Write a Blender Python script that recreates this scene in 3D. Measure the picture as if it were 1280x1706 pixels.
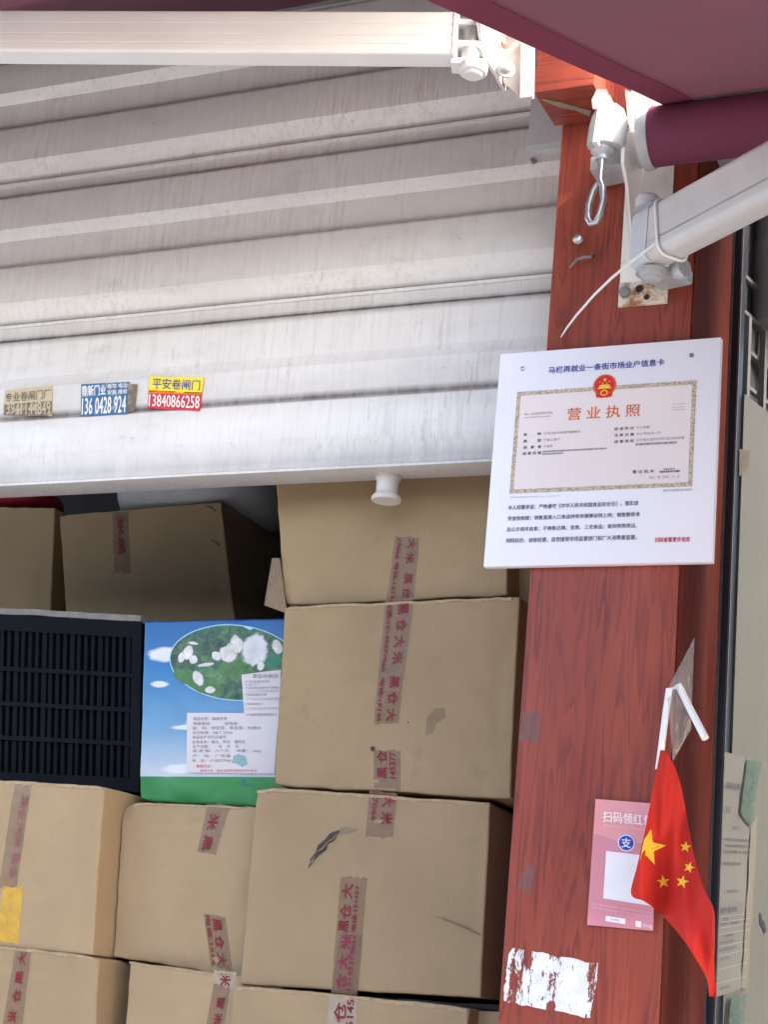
import bpy, bmesh, math, random
from mathutils import Vector, Matrix, noise
R = math.radians
for o in list(bpy.data.objects): bpy.data.objects.remove(o)
SC = bpy.context.scene
COL = SC.collection

# ------------------------------------------------------------------ camera
FPX = 2800.0
YAW, PITCH, ROLL = R(25.35), R(16.77), R(5.66)
CAM = Vector((0, -2.6, 1.5))
FWD = Vector((-math.sin(YAW)*math.cos(PITCH), math.cos(YAW)*math.cos(PITCH), math.sin(PITCH)))
RT0 = Vector((math.cos(YAW), math.sin(YAW), 0)); UP0 = RT0.cross(FWD)
RT = RT0*math.cos(ROLL) + UP0*math.sin(ROLL); UP = UP0*math.cos(ROLL) - RT0*math.sin(ROLL)
cd = bpy.data.cameras.new('camera'); cam = bpy.data.objects.new('camera', cd); COL.objects.link(cam)
m3 = Matrix((RT, UP, -FWD)).transposed()
cam.matrix_world = Matrix.Translation(CAM) @ m3.to_4x4()
cd.sensor_fit = 'VERTICAL'; cd.sensor_height = 36; cd.lens = 36*FPX/1706
cd.clip_start = 0.02; cd.clip_end = 1500
SC.camera = cam
# ------------------------------------------------------------------ world, sun, exposure
SUN_EL, SUN_AZ = R(36), R(77)          # azimuth: towards +X from straight out of the facade
w = bpy.data.worlds.new('World'); SC.world = w; w.use_nodes = True
nt = w.node_tree; bg = nt.nodes['Background']; sk = nt.nodes.new('ShaderNodeTexSky')
sk.sky_type = 'NISHITA'; sk.sun_disc = False; sk.sun_elevation = SUN_EL
sk.sun_rotation = math.pi - SUN_AZ; sk.dust_density = 3.2; sk.air_density = 1.0; sk.ozone_density = .9
nt.links.new(sk.outputs[0], bg.inputs[0]); bg.inputs[1].default_value = 0.15
sd = bpy.data.lights.new('sun', 'SUN'); sd.energy = 2.0; sd.angle = R(0.53); sd.color = (1, .97, .93)
sun = bpy.data.objects.new('sun', sd); COL.objects.link(sun)
tosun = Vector((math.sin(SUN_AZ)*math.cos(SUN_EL), -math.cos(SUN_AZ)*math.cos(SUN_EL), math.sin(SUN_EL)))
sun.rotation_euler = tosun.to_track_quat('Z', 'Y').to_euler(); sun.location = (0, -6, 8)
SC.view_settings.view_transform = 'Standard'; SC.view_settings.look = 'None'
SC.view_settings.gamma = 1; SC.view_settings.exposure = 2.78; SC.view_settings.use_curve_mapping = False
SC.render.engine = 'CYCLES'
SC.cycles.use_denoising = True
SC.cycles.max_bounces = 10; SC.cycles.diffuse_bounces = 6

# ------------------------------------------------------------------ helpers
def P(px, py, Y):
    "the point of the vertical plane Y that the photograph shows at pixel px, py"
    d = RT*((px-640)/FPX) - UP*((py-853)/FPX) + FWD
    return CAM + d*((Y-CAM.y)/d.y)
def PPL(px, py, pt, n):
    d = RT*((px-640)/FPX) - UP*((py-853)/FPX) + FWD
    return CAM + d*((pt-CAM).dot(n)/d.dot(n))
def PX(px, py, X):
    return PPL(px, py, Vector((X, 0, 0)), Vector((1, 0, 0)))
def S(r, g, b):
    f = lambda c: c/12.92 if c <= .04045 else ((c+.055)/1.055)**2.4
    return (f(r/255), f(g/255), f(b/255), 1)
def lerp(a, b, t): return a + (b-a)*t

def link(name, me, parent, base):
    o = bpy.data.objects.new(name, me); COL.objects.link(o)
    if parent is not None: o.parent = parent
    else: o.location = base
    return o
def mk(name, VF, mat, parent=None, base=Vector((0, 0, 0)), smooth=True, bev=0, ang=38, uv=None, seg=2, wn=False):
    V, F = VF
    me = bpy.data.meshes.new(name)
    me.from_pydata([tuple(Vector(v)-base) for v in V], [], F)
    if uv is not None:
        lay = me.uv_layers.new(name='UVMap')
        for l in me.loops: lay.data[l.index].uv = uv[l.vertex_index]
    bm = bmesh.new(); bm.from_mesh(me)
    if uv is None: bmesh.ops.remove_doubles(bm, verts=bm.verts, dist=1e-6)
    if bev: bmesh.ops.bevel(bm, geom=[e for e in bm.edges if len(e.link_faces) == 2 and e.calc_face_angle(0) > .5], offset=bev, segments=seg, profile=.6, affect='EDGES')
    if len(bm.faces) > 2 and uv is None: bmesh.ops.recalc_face_normals(bm, faces=bm.faces)
    bm.to_mesh(me); bm.free()
    if smooth:
        me.shade_smooth(); me.set_sharp_from_angle(angle=R(ang))
    me.materials.append(mat)
    return link(name, me, parent, base)
class Thing:
    def __init__(s, name, label, cat, base, group=None):
        s.base = Vector(base); s.o = bpy.data.objects.new(name, None); COL.objects.link(s.o)
        s.o.empty_display_size = .05
        s.o.location = s.base; s.o['label'] = label; s.o['category'] = cat
        if group: s.o['group'] = group
    def add(s, name, VF, mat, parent=None, **k):
        return mk(name, VF, mat, parent or s.o, s.base, **k)
def tag(o, label, cat, group=None):
    o['label'] = label; o['category'] = cat
    if group: o['group'] = group
    return o
def struct(name, VF, mat, **k):
    o = mk(name, VF, mat, None, **k); o['kind'] = 'structure'; return o

def join(*gs):
    V, F = [], []
    for v, f in gs:
        n = len(V); V += list(v); F += [tuple(i+n for i in q) for q in f]
    return V, F
def gbox(x0, x1, y0, y1, z0, z1):
    V = [Vector((x, y, z)) for x in (x0, x1) for y in (y0, y1) for z in (z0, z1)]
    return V, [(0, 1, 3, 2), (4, 6, 7, 5), (0, 4, 5, 1), (2, 3, 7, 6), (0, 2, 6, 4), (1, 5, 7, 3)]
def gobox(c, u, v, w):
    "oriented box: centre and three half-axis vectors"
    V = [c+u*a+v*b+w*d for a in (-1, 1) for b in (-1, 1) for d in (-1, 1)]
    return V, [(0, 1, 3, 2), (4, 6, 7, 5), (0, 4, 5, 1), (2, 3, 7, 6), (0, 2, 6, 4), (1, 5, 7, 3)]
def gprism(poly, d):
    n = len(poly); V = [Vector(p) for p in poly] + [Vector(p)+d for p in poly]
    return V, [tuple(range(n)), tuple(range(2*n-1, n-1, -1))] + [(i, (i+1) % n, (i+1) % n+n, i+n) for i in range(n)]
def frame_of(d):
    d = d.normalized(); a = Vector((0, 0, 1)) if abs(d.z) < .9 else Vector((1, 0, 0))
    u = d.cross(a).normalized(); return u, u.cross(d).normalized()
def gtube(path, r, n=12, caps=True, closed=False):
    path = [Vector(p) for p in path]; m = len(path); V, F = [], []
    rs = r if isinstance(r, (list, tuple)) else [r]*m
    u = None
    for i, p in enumerate(path):
        a = path[i-1] if (i or closed) else p; b = path[(i+1) % m] if (i < m-1 or closed) else p
        t = (b-a).normalized()
        if u is None: u, _ = frame_of(t)
        u = (u - t*u.dot(t)).normalized(); v = t.cross(u)
        V += [p + (u*math.cos(2*math.pi*k/n) + v*math.sin(2*math.pi*k/n))*rs[i] for k in range(n)]
    for i in range(m if closed else m-1):
        j = (i+1) % m
        F += [(i*n+k, i*n+(k+1) % n, j*n+(k+1) % n, j*n+k) for k in range(n)]
    if caps and not closed: F += [tuple(range(n-1, -1, -1)), tuple((m-1)*n+k for k in range(n))]
    return V, F
def glathe(o, ax, prof, n=24):
    ax = ax.normalized(); u, v = frame_of(ax); V, F = [], []
    for r, h in prof:
        V += [o + ax*h + (u*math.cos(2*math.pi*k/n)+v*math.sin(2*math.pi*k/n))*r for k in range(n)]
    for i in range(len(prof)-1):
        F += [(i*n+k, i*n+(k+1) % n, (i+1)*n+(k+1) % n, (i+1)*n+k) for k in range(n)]
    F += [tuple(range(n-1, -1, -1)), tuple((len(prof)-1)*n+k for k in range(n))]
    return V, F
def ggrid(fn, nu, nv):
    V = [fn(i/nu, j/nv) for j in range(nv+1) for i in range(nu+1)]
    F = [(j*(nu+1)+i, j*(nu+1)+i+1, (j+1)*(nu+1)+i+1, (j+1)*(nu+1)+i) for j in range(nv) for i in range(nu)]
    return V, F
def thick(fn, nu, nv, d):
    "closed thin sheet: fn(u, v) and the same moved by vector d"
    a = ggrid(fn, nu, nv); n = len(a[0])
    V = a[0] + [p+d for p in a[0]]; F = list(a[1]) + [tuple(i+n for i in reversed(f)) for f in a[1]]
    ring = [i for i in range(nu+1)] + [j*(nu+1)+nu for j in range(1, nv+1)] + [nv*(nu+1)+i for i in range(nu-1, -1, -1)] + [j*(nu+1) for j in range(nv-1, 0, -1)]
    for k in range(len(ring)):
        p, q = ring[k], ring[(k+1) % len(ring)]; F.append((q, p, p+n, q+n))
    return V, F
def bil(q, u, v):
    a = (lerp(q[0][0], q[1][0], u), lerp(q[0][1], q[1][1], u)); b = (lerp(q[3][0], q[2][0], u), lerp(q[3][1], q[2][1], u))
    return lerp(a[0], b[0], v), lerp(a[1], b[1], v)
_tc = {}
def glyphs(s, bold=0.0, res=2):
    "outline of a line of writing as flat triangles in a 0..1 box, with its natural width / height"
    if (s, bold) in _tc: return _tc[(s, bold)]
    c = bpy.data.curves.new('t', 'FONT'); c.body = s; c.resolution_u = res; c.size = 1
    o = bpy.data.objects.new('t', c); COL.objects.link(o)
    dg = bpy.context.evaluated_depsgraph_get(); me = o.evaluated_get(dg).to_mesh()
    V = [(v.co.x, v.co.y) for v in me.vertices]; F = [tuple(p.vertices) for p in me.polygons]
    o.evaluated_get(dg).to_mesh_clear(); bpy.data.objects.remove(o); bpy.data.curves.remove(c)
    x0 = min(v[0] for v in V); x1 = max(v[0] for v in V); y0 = min(v[1] for v in V); y1 = max(v[1] for v in V)
    r = ([((x-x0)/(x1-x0), (y-y0)/(y1-y0)) for x, y in V], F, (x1-x0)/(y1-y0))
    _tc[(s, bold)] = r
    return r
def gtext(s, mp, bold=0.0, turn='h'):
    "mp(u, v) maps a 0..1 box (v downwards) to the surface"
    V, F, asp = glyphs(s); out, FF = [], []
    # heavier strokes: the same outline printed again a hair to the side and a hair prouder
    steps = [(0, 0)] if bold < .004 else [(-.5, -.3), (.5, -.1), (0, .4)]
    for k, (sx, sy) in enumerate(steps):
        n = len(out)
        for x, y in V:
            x, y = x+sx*bold*2/asp, y+sy*bold*2
            if turn == 'h': u, v = x, 1-y
            elif turn == 'cw': u, v = y, x
            else: u, v = 1-y, 1-x
            p = mp(u, v); out.append(p + (CAM-p).normalized()*(.00012*k))
        FF += [tuple(i+n for i in f) for f in F]
    return out, FF

# ------------------------------------------------------------------ materials
def new_mat(name):
    m = bpy.data.materials.new(name); m.use_nodes = True
    t = m.node_tree; return m, t, t.nodes['Principled BSDF']
def nd(t, typ, **k):
    n = t.nodes.new(typ)
    for a, b in k.items():
        if a.startswith('i_'): n.inputs[a[2:].replace('_', ' ')].default_value = b
        else: setattr(n, a, b)
    return n
def coords(t, scale=(1, 1, 1), kind='Object', loc=(0, 0, 0), rot=(0, 0, 0)):
    c = nd(t, 'ShaderNodeTexCoord'); mp = nd(t, 'ShaderNodeMapping')
    mp.inputs['Scale'].default_value = scale; mp.inputs['Location'].default_value = loc; mp.inputs['Rotation'].default_value = rot
    t.links.new(c.outputs[kind], mp.inputs[0]); return mp.outputs[0]
def noise_n(t, vec, scale, detail=4, rough=.55, dist=0):
    n = nd(t, 'ShaderNodeTexNoise'); n.inputs['Scale'].default_value = scale; n.inputs['Detail'].default_value = detail
    n.inputs['Roughness'].default_value = rough; n.inputs['Distortion'].default_value = dist
    t.links.new(vec, n.inputs['Vector']); return n.outputs[0]
def ramp(t, fac, stops):
    r = nd(t, 'ShaderNodeValToRGB'); e = r.color_ramp.elements
    while len(e) < len(stops): e.new(.5)
    for i, (p, c) in enumerate(stops): e[i].position = p; e[i].color = c if len(c) == 4 else (*c, 1)
    t.links.new(fac, r.inputs[0]); return r.outputs[0]
def mixc(t, fac, a, b, mode='MIX'):
    n = nd(t, 'ShaderNodeMix', data_type='RGBA', blend_type=mode)
    for sock, val in ((n.inputs[0], fac), (n.inputs[6], a), (n.inputs[7], b)):
        if isinstance(val, (int, float)): sock.default_value = val
        elif isinstance(val, tuple): sock.default_value = val if len(val) == 4 else (*val, 1)
        else: t.links.new(val, sock)
    return n.outputs[2]
def mth(t, op, a, b=0.0, c=None, clamp=False):
    n = nd(t, 'ShaderNodeMath', operation=op, use_clamp=clamp)
    for i, v in enumerate((a, b) if c is None else (a, b, c)):
        if isinstance(v, (int, float)): n.inputs[i].default_value = v
        else: t.links.new(v, n.inputs[i])
    return n.outputs[0]
def bump(t, bs, h, strength=.3, dist=.002):
    b = nd(t, 'ShaderNodeBump'); b.inputs['Strength'].default_value = strength; b.inputs['Distance'].default_value = dist
    t.links.new(h, b.inputs['Height']); t.links.new(b.outputs[0], bs.inputs['Normal'])
def plain(name, col, rough=.6, metal=0, var=.12, scale=25, bmp=.0, spec=.5, dirt=None, dirt_at=(.55, .75), stretch=(1, 1, 1)):
    "one paint or plastic with soft mottling, optional dirt or rust patches"
    m, t, b = new_mat(name); col = col if len(col) == 4 else (*col, 1)
    v = coords(t, stretch); n = noise_n(t, v, scale, 5, .6)
    dk = tuple(c*(1-var) for c in col[:3])+(1,); lt = tuple(min(1, c*(1+var*.6)) for c in col[:3])+(1,)
    c = ramp(t, n, [(.3, dk), (.7, lt)])
    if dirt:
        n2 = noise_n(t, v, scale*.45, 7, .68)
        f = ramp(t, n2, [(dirt_at[0], (0, 0, 0)), (dirt_at[1], (1, 1, 1))])
        c = mixc(t, f, c, dirt if len(dirt) == 4 else (*dirt, 1))
    t.links.new(c, b.inputs['Base Color'])
    b.inputs['Roughness'].default_value = rough; b.inputs['Metallic'].default_value = metal; b.inputs['Specular IOR Level'].default_value = spec
    if bmp: bump(t, b, noise_n(t, v, scale*3, 5, .6), bmp, .001)
    return m
def ink(name, col, rough=.55):
    m, t, b = new_mat(name); b.inputs['Base Color'].default_value = col if len(col) == 4 else (*col, 1)
    b.inputs['Roughness'].default_value = rough; b.inputs['Specular IOR Level'].default_value = .3; return m

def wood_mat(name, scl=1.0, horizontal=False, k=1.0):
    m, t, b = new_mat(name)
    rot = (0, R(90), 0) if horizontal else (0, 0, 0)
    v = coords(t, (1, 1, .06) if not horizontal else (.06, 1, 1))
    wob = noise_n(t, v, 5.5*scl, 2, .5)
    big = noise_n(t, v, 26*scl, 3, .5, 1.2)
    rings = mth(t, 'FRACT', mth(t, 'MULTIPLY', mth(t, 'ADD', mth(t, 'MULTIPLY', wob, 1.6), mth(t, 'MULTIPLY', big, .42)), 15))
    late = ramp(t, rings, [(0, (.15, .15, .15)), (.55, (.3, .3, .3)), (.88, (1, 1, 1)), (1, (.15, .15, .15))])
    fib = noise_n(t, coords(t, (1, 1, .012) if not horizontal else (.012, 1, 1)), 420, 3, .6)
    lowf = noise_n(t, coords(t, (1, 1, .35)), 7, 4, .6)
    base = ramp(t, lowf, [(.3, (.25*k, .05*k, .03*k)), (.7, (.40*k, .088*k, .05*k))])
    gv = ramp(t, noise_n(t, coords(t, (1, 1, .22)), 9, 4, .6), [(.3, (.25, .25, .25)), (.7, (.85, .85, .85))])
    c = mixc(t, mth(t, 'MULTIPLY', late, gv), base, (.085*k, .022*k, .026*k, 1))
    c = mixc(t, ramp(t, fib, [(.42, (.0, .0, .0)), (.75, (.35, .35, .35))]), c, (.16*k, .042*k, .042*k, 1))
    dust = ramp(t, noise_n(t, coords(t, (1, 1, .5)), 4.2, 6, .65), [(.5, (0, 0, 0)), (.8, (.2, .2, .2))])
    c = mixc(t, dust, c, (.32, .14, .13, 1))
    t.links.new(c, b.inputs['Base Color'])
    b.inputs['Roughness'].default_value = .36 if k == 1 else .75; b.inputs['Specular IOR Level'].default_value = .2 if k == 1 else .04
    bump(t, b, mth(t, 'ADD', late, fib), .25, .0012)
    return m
M = {}
M['wood'] = wood_mat('red_stained_wood'); M['wood_shade'] = wood_mat('shade_toned_side_wood', 1.0, False, .42); M['wood_h'] = wood_mat('red_stained_wood_block', 1.0, True)  # the darker copy has the side face's shade put into the wood colour

def card_mat(name, col=(.35, .246, .137), vert=True):
    m, t, b = new_mat(name)
    oi = nd(t, 'ShaderNodeObjectInfo')
    v = coords(t); add = nd(t, 'ShaderNodeVectorMath', operation='ADD')
    cmb = nd(t, 'ShaderNodeCombineXYZ'); r7 = mth(t, 'MULTIPLY', oi.outputs['Random'], 17.)
    for i in range(3): t.links.new(r7, cmb.inputs[i])
    t.links.new(v, add.inputs[0]); t.links.new(cmb.outputs[0], add.inputs[1]); v = add.outputs[0]
    big = noise_n(t, v, 4.5, 5, .6); mid = noise_n(t, v, 38, 5, .65); fine = noise_n(t, v, 420, 3, .6)
    c = ramp(t, big, [(.28, tuple(x*.86 for x in col)), (.72, tuple(x*1.08 for x in col))])
    c = mixc(t, ramp(t, mid, [(.45, (0, 0, 0)), (.85, (.3, .3, .3))]), c, (.30, .21, .13, 1))
    c = mixc(t, ramp(t, fine, [(.35, (.25, .25, .25)), (.6, (0, 0, 0))]), c, (.25, .17, .10, 1))
    scuff = ramp(t, noise_n(t, v, 9, 8, .72, .4), [(.6, (0, 0, 0)), (.72, (.34, .34, .34))])
    c = mixc(t, scuff, c, (.2, .14, .1, 1))
    val = mth(t, 'ADD', mth(t, 'MULTIPLY', oi.outputs['Random'], .14), .93)
    h = nd(t, 'ShaderNodeHueSaturation'); t.links.new(val, h.inputs['Value']); t.links.new(c, h.inputs['Color'])
    t.links.new(h.outputs[0], b.inputs['Base Color'])
    b.inputs['Roughness'].default_value = .82; b.inputs['Specular IOR Level'].default_value = .22
    wv = nd(t, 'ShaderNodeTexWave'); wv.inputs['Scale'].default_value = 55; wv.inputs['Distortion'].default_value = .6
    wv.bands_direction = 'X' if vert else 'Z'
    t.links.new(v, wv.inputs[0])
    bump(t, b, mth(t, 'ADD', mth(t, 'MULTIPLY', wv.outputs['Fac'], .25), mth(t, 'ADD', mid, mth(t, 'MULTIPLY', fine, .4))), .22, .0016)
    return m
M['card'] = card_mat('brown_cardboard')
M['card_edge'] = plain('worn_card_edge', (.4, .29, .18), .9, var=.25, scale=120)
M['card_in'] = plain('torn_cardboard_core', (.24, .165, .1), .9, var=.3, scale=180)

def shutter_mat():
    m, t, b = new_mat('dirty_white_shutter_paint')
    v = coords(t)
    st = noise_n(t, coords(t, (1, 1, .05)), 120, 6, .68)             # rain streaks
    bl = noise_n(t, v, 3.2, 6, .65); sp = noise_n(t, v, 120, 4, .7); md = noise_n(t, coords(t, (.35, 1, 1)), 14, 6, .7)
    base = ramp(t, bl, [(.3, (.64, .615, .6)), (.7, (.75, .73, .71))])
    f1 = ramp(t, mth(t, 'MULTIPLY', st, mth(t, 'ADD', bl, .5)), [(.5, (0, 0, 0)), (.72, (.3, .3, .3))])
    c = mixc(t, f1, base, (.36, .31, .29, 1))
    c = mixc(t, ramp(t, md, [(.5, (0, 0, 0)), (.78, (.38, .38, .38))]), c, (.43, .385, .37, 1))
    c = mixc(t, ramp(t, mth(t, 'MULTIPLY', sp, mth(t, 'ADD', md, .45)), [(.66, (0, 0, 0)), (.78, (.8, .8, .8))]), c, (.2, .16, .14, 1))
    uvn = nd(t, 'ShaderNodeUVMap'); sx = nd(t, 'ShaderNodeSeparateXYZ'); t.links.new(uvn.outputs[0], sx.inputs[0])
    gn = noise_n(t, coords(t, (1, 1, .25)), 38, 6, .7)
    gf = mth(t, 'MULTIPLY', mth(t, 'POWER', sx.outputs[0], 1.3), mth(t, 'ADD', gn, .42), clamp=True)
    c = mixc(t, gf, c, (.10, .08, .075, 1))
    dr = noise_n(t, coords(t, (1, 1, .10), rot=(0, R(14), 0)), 85, 5, .75)                # slanting drip marks
    c = mixc(t, ramp(t, mth(t, 'MULTIPLY', dr, mth(t, 'ADD', bl, .55)), [(.64, (0, 0, 0)), (.74, (.4, .4, .4))]), c, (.34, .29, .27, 1))
    t.links.new(c, b.inputs['Base Color']); b.inputs['Roughness'].default_value = .5
    bump(t, b, mth(t, 'ADD', md, mth(t, 'MULTIPLY', sp, .3)), .12, .001)
    return m
M['shutter'] = shutter_mat()
M['groove'] = plain('black_groove_dirt', (.05, .043, .04), .9, var=.3, scale=60)
def fabric_mat(name, col, tr, f=.45):
    m, t, b = new_mat(name)
    v = coords(t); n = noise_n(t, v, 3, 5, .6); wv = noise_n(t, v, 700, 2, .5)
    c = ramp(t, n, [(.3, tuple(x*.85 for x in col)), (.7, tuple(x*1.12 for x in col))])
    t.links.new(c, b.inputs['Base Color']); b.inputs['Roughness'].default_value = .85; b.inputs['Specular IOR Level'].default_value = .2
    bump(t, b, wv, .15, .0006)
    tl = nd(t, 'ShaderNodeBsdfTranslucent'); tl.inputs[0].default_value = (*tr, 1)
    mx = nd(t, 'ShaderNodeMixShader'); mx.inputs[0].default_value = f
    out = t.nodes['Material Output']
    t.links.new(b.outputs[0], mx.inputs[1]); t.links.new(tl.outputs[0], mx.inputs[2]); t.links.new(mx.outputs[0], out.inputs[0])
    return m
M['awning'] = fabric_mat('maroon_awning_cloth', (.19, .088, .115), (.25, .15, .18), .5)
M['awning_hem'] = fabric_mat('maroon_hem_cloth', (.36, .085, .15), (.45, .12, .2), .5)
M['awning_roll'] = fabric_mat('maroon_rolled_cloth', (.18, .045, .085), (.1, .02, .04), .02)
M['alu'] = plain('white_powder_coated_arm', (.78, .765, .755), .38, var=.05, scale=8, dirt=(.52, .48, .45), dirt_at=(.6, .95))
M['alu_shaded'] = plain('shaded_white_arm', (.56, .535, .52), .4, var=.06, scale=9, dirt=(.4, .37, .35), dirt_at=(.58, .95))  # same white arm paint, greyed to put the arm's shade into the colour
M['cast'] = plain('grey_cast_aluminium', (.47, .48, .49), .45, .35, var=.14, scale=35, bmp=.08, dirt=(.2, .19, .18), dirt_at=(.6, .85))
M['castw'] = plain('white_cast_hinge', (.72, .71, .7), .45, var=.08, scale=35, dirt=(.35, .3, .26), dirt_at=(.62, .9))
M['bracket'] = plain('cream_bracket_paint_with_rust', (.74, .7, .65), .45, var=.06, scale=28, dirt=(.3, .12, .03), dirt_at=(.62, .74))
M['bracket_shade'] = plain('shade_toned_bracket_plate', (.46, .42, .4), .55, var=.08, scale=28, dirt=(.28, .13, .05), dirt_at=(.62, .76))  # bracket paint darkened so weaker sunlight is part of the colour
M['rust'] = plain('rusty_bracket_paint', (.7, .6, .48), .6, var=.12, scale=45, bmp=.3, dirt=(.3, .1, .02), dirt_at=(.47, .6))
M['castg'] = plain('pale_grey_casting', (.42, .42, .41), .45, var=.1, scale=35, dirt=(.3, .28, .26), dirt_at=(.6, .9))
M['arm_grey'] = plain('light_grey_arm_end', (.52, .53, .55), .45, var=.06, scale=20)
M['steel'] = plain('zinc_plated_steel', (.5, .5, .48), .33, .85, var=.15, scale=70)
M['dark'] = plain('near_black_void', (.02, .02, .022), .9)
M['boltdark'] = plain('dull_bolt_steel', (.25, .24, .23), .5, .6, var=.2, scale=90)
M['rail'] = plain('galvanised_cover_plate', (.5, .51, .53), .5, .15, var=.08, scale=14, dirt=(.33, .31, .3), dirt_at=(.55, .85))
M['board'] = plain('white_foam_board', (.83, .8, .85), .42, var=.015, scale=5, spec=.45)
M['cream'] = plain('licence_cream_print', (.8, .69, .66), .5, var=.02, scale=9)
def gold_mat():
    m, t, b = new_mat('licence_gold_border'); v = coords(t)
    ck = nd(t, 'ShaderNodeTexVoronoi'); ck.inputs['Scale'].default_value = 300; t.links.new(v, ck.inputs['Vector'])
    t.links.new(ramp(t, ck.outputs['Distance'], [(.2, (.24, .19, .15)), (.6, (.6, .47, .34))]), b.inputs['Base Color']); b.inputs['Roughness'].default_value = .5
    return m
M['gold'] = gold_mat()
M['ink_blue'] = ink('blue_ink', S(38, 72, 150)); M['ink_dark'] = ink('dark_grey_ink', (.05, .045, .07)); M['ink_grey'] = ink('grey_ink', (.24, .2, .22))
M['ink_orange'] = ink('orange_ink', S(216, 112, 52)); M['ink_red'] = ink('red_ink', S(200, 40, 60)); M['ink_faint'] = ink('faint_ink', (.45, .4, .42))
M['em_red'] = ink('emblem_red', S(214, 38, 32)); M['em_gold'] = ink('emblem_gold', S(240, 196, 70)); M['em_dk'] = ink('emblem_rim', S(205, 100, 60))
M['tape'] = None
def tape_mat(name, col, alpha, rough=.22):
    m, t, b = new_mat(name); n = noise_n(t, coords(t), 60, 5, .65)
    b.inputs['Base Color'].default_value = (*col, 1); b.inputs['Roughness'].default_value = rough
    a = ramp(t, n, [(.3, (alpha*.8,)*3), (.7, (min(1, alpha*1.2),)*3)]); t.links.new(a, b.inputs['Alpha'])
    bump(t, b, noise_n(t, coords(t), 45, 4, .6), .25, .001)
    return m
M['tape'] = tape_mat('brownish_packing_tape', (.25, .145, .085), .52, .42)
M['tape_old'] = tape_mat('wrinkled_faded_tape', (.25, .15, .1), .4)
M['tape_pale'] = tape_mat('peeled_pale_tape', (.45, .35, .27), .75)
M['tape_yellow'] = tape_mat('yellow_packing_tape', (.62, .36, .06), .85)
M['tape_ink'] = ink('tape_red_print', (.2, .016, .026), .4); M['tape_ink2'] = ink('tape_magenta_print', (.26, .022, .06), .4); M['tape_ink3'] = ink('tape_pale_red_print', (.26, .09, .075), .4)
M['clear'] = tape_mat('clear_sticky_tape', (.62, .57, .55), .3, .1)
M['residue'] = tape_mat('old_tape_residue', (.22, .12, .11), .5, .5)
M['flag'] = fabric_mat('red_flag_cloth', (.6, .034, .024), (.5, .03, .02), .12)
M['star'] = ink('flag_yellow', S(240, 196, 60), .7)
M['white_plastic'] = plain('white_plastic_tube', (.8, .78, .77), .35, var=.03, scale=30)
M['stop_plastic'] = plain('yellowed_plastic_stop', (.6, .56, .52), .45, var=.06, scale=40)
M['crate'] = plain('black_navy_plastic_crate', (.0036, .0042, .0064), .7, var=.3, scale=30, spec=.1)
M['liner'] = plain('black_crate_liner', (.0028, .0032, .0045), .8, var=.4, scale=25, spec=.08)
M['pale_edge'] = plain('dusty_pale_board_edge', (.17, .16, .15), .8, var=.25, scale=40)
M['sack'] = plain('white_woven_sack', (.5, .51, .52), .7, var=.12, scale=16, bmp=.2)
M['redbag'] = plain('red_plastic_bag', (.4, .02, .04), .4, var=.2, scale=20)
M['navy'] = plain('navy_painted_steel', (.022, .03, .042), .42, var=.35, scale=16, dirt=(.1, .1, .1), dirt_at=(.6, .9), stretch=(1, 1, .15))
M['zinc'] = plain('pale_metal_edge', (.14, .14, .14), .7, 0, var=.2, scale=50)
M['green'] = plain('pale_green_paint', (.17, .168, .138), .55, var=.06, scale=6, dirt=(.27, .25, .2), dirt_at=(.58, .95))
M['paper'] = plain('aged_notice_paper', (.21, .202, .17), .75, var=.08, scale=9)
M['paper_y'] = plain('yellowed_paper_edge', (.25, .22, .165), .75, var=.1, scale=12)
M['green_tape'] = tape_mat('green_tape', (.13, .19, .15), .85)
M['brown_tape'] = tape_mat('brown_torn_tape', (.22, .185, .13), .9)
M['concrete'] = plain('street_concrete', (.27, .262, .25), .9, var=.15, scale=2, bmp=.2)
M['inner'] = plain('dark_stall_wall', (.09, .085, .085), .9, var=.2, scale=3)
M['plaster'] = plain('grey_plaster', (.32, .32, .33), .9, var=.1, scale=4)
M['tile'] = plain('dark_glazed_tile', (.045, .045, .055), .3, var=.3, scale=15)
M['grout'] = plain('grey_grille_bar', (.22, .215, .21), .6, var=.15, scale=30)
M['duct'] = plain('grey_metal_duct', (.33, .32, .31), .45, .3, var=.12, scale=12)
M['lintel'] = plain('dark_grey_lintel', (.09, .092, .095), .6, var=.15, scale=20)
M['deck'] = plain('raw_shelf_board', (.3, .22, .14), .8, var=.2, scale=12)
def paint_patch_mat():
    m, t, b = new_mat('worn_white_paint'); v = coords(t, (1, 1, .3))
    n = noise_n(t, v, 42, 7, .75, .3); n2 = noise_n(t, coords(t, (1, 1, .16)), 20, 4, .6)
    mn = mth(t, 'ADD', mth(t, 'MULTIPLY', n, .62), mth(t, 'MULTIPLY', n2, .42))
    a = ramp(t, mn, [(.488, (0, 0, 0)), (.505, (1, 1, 1))])
    t.links.new(a, b.inputs['Alpha'])
    t.links.new(ramp(t, noise_n(t, coords(t), 30, 5, .6), [(.3, (.62, .6, .6)), (.7, (.84, .83, .82))]), b.inputs['Base Color'])
    b.inputs['Roughness'].default_value = .75
    return m
M['patch'] = paint_patch_mat()

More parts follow.
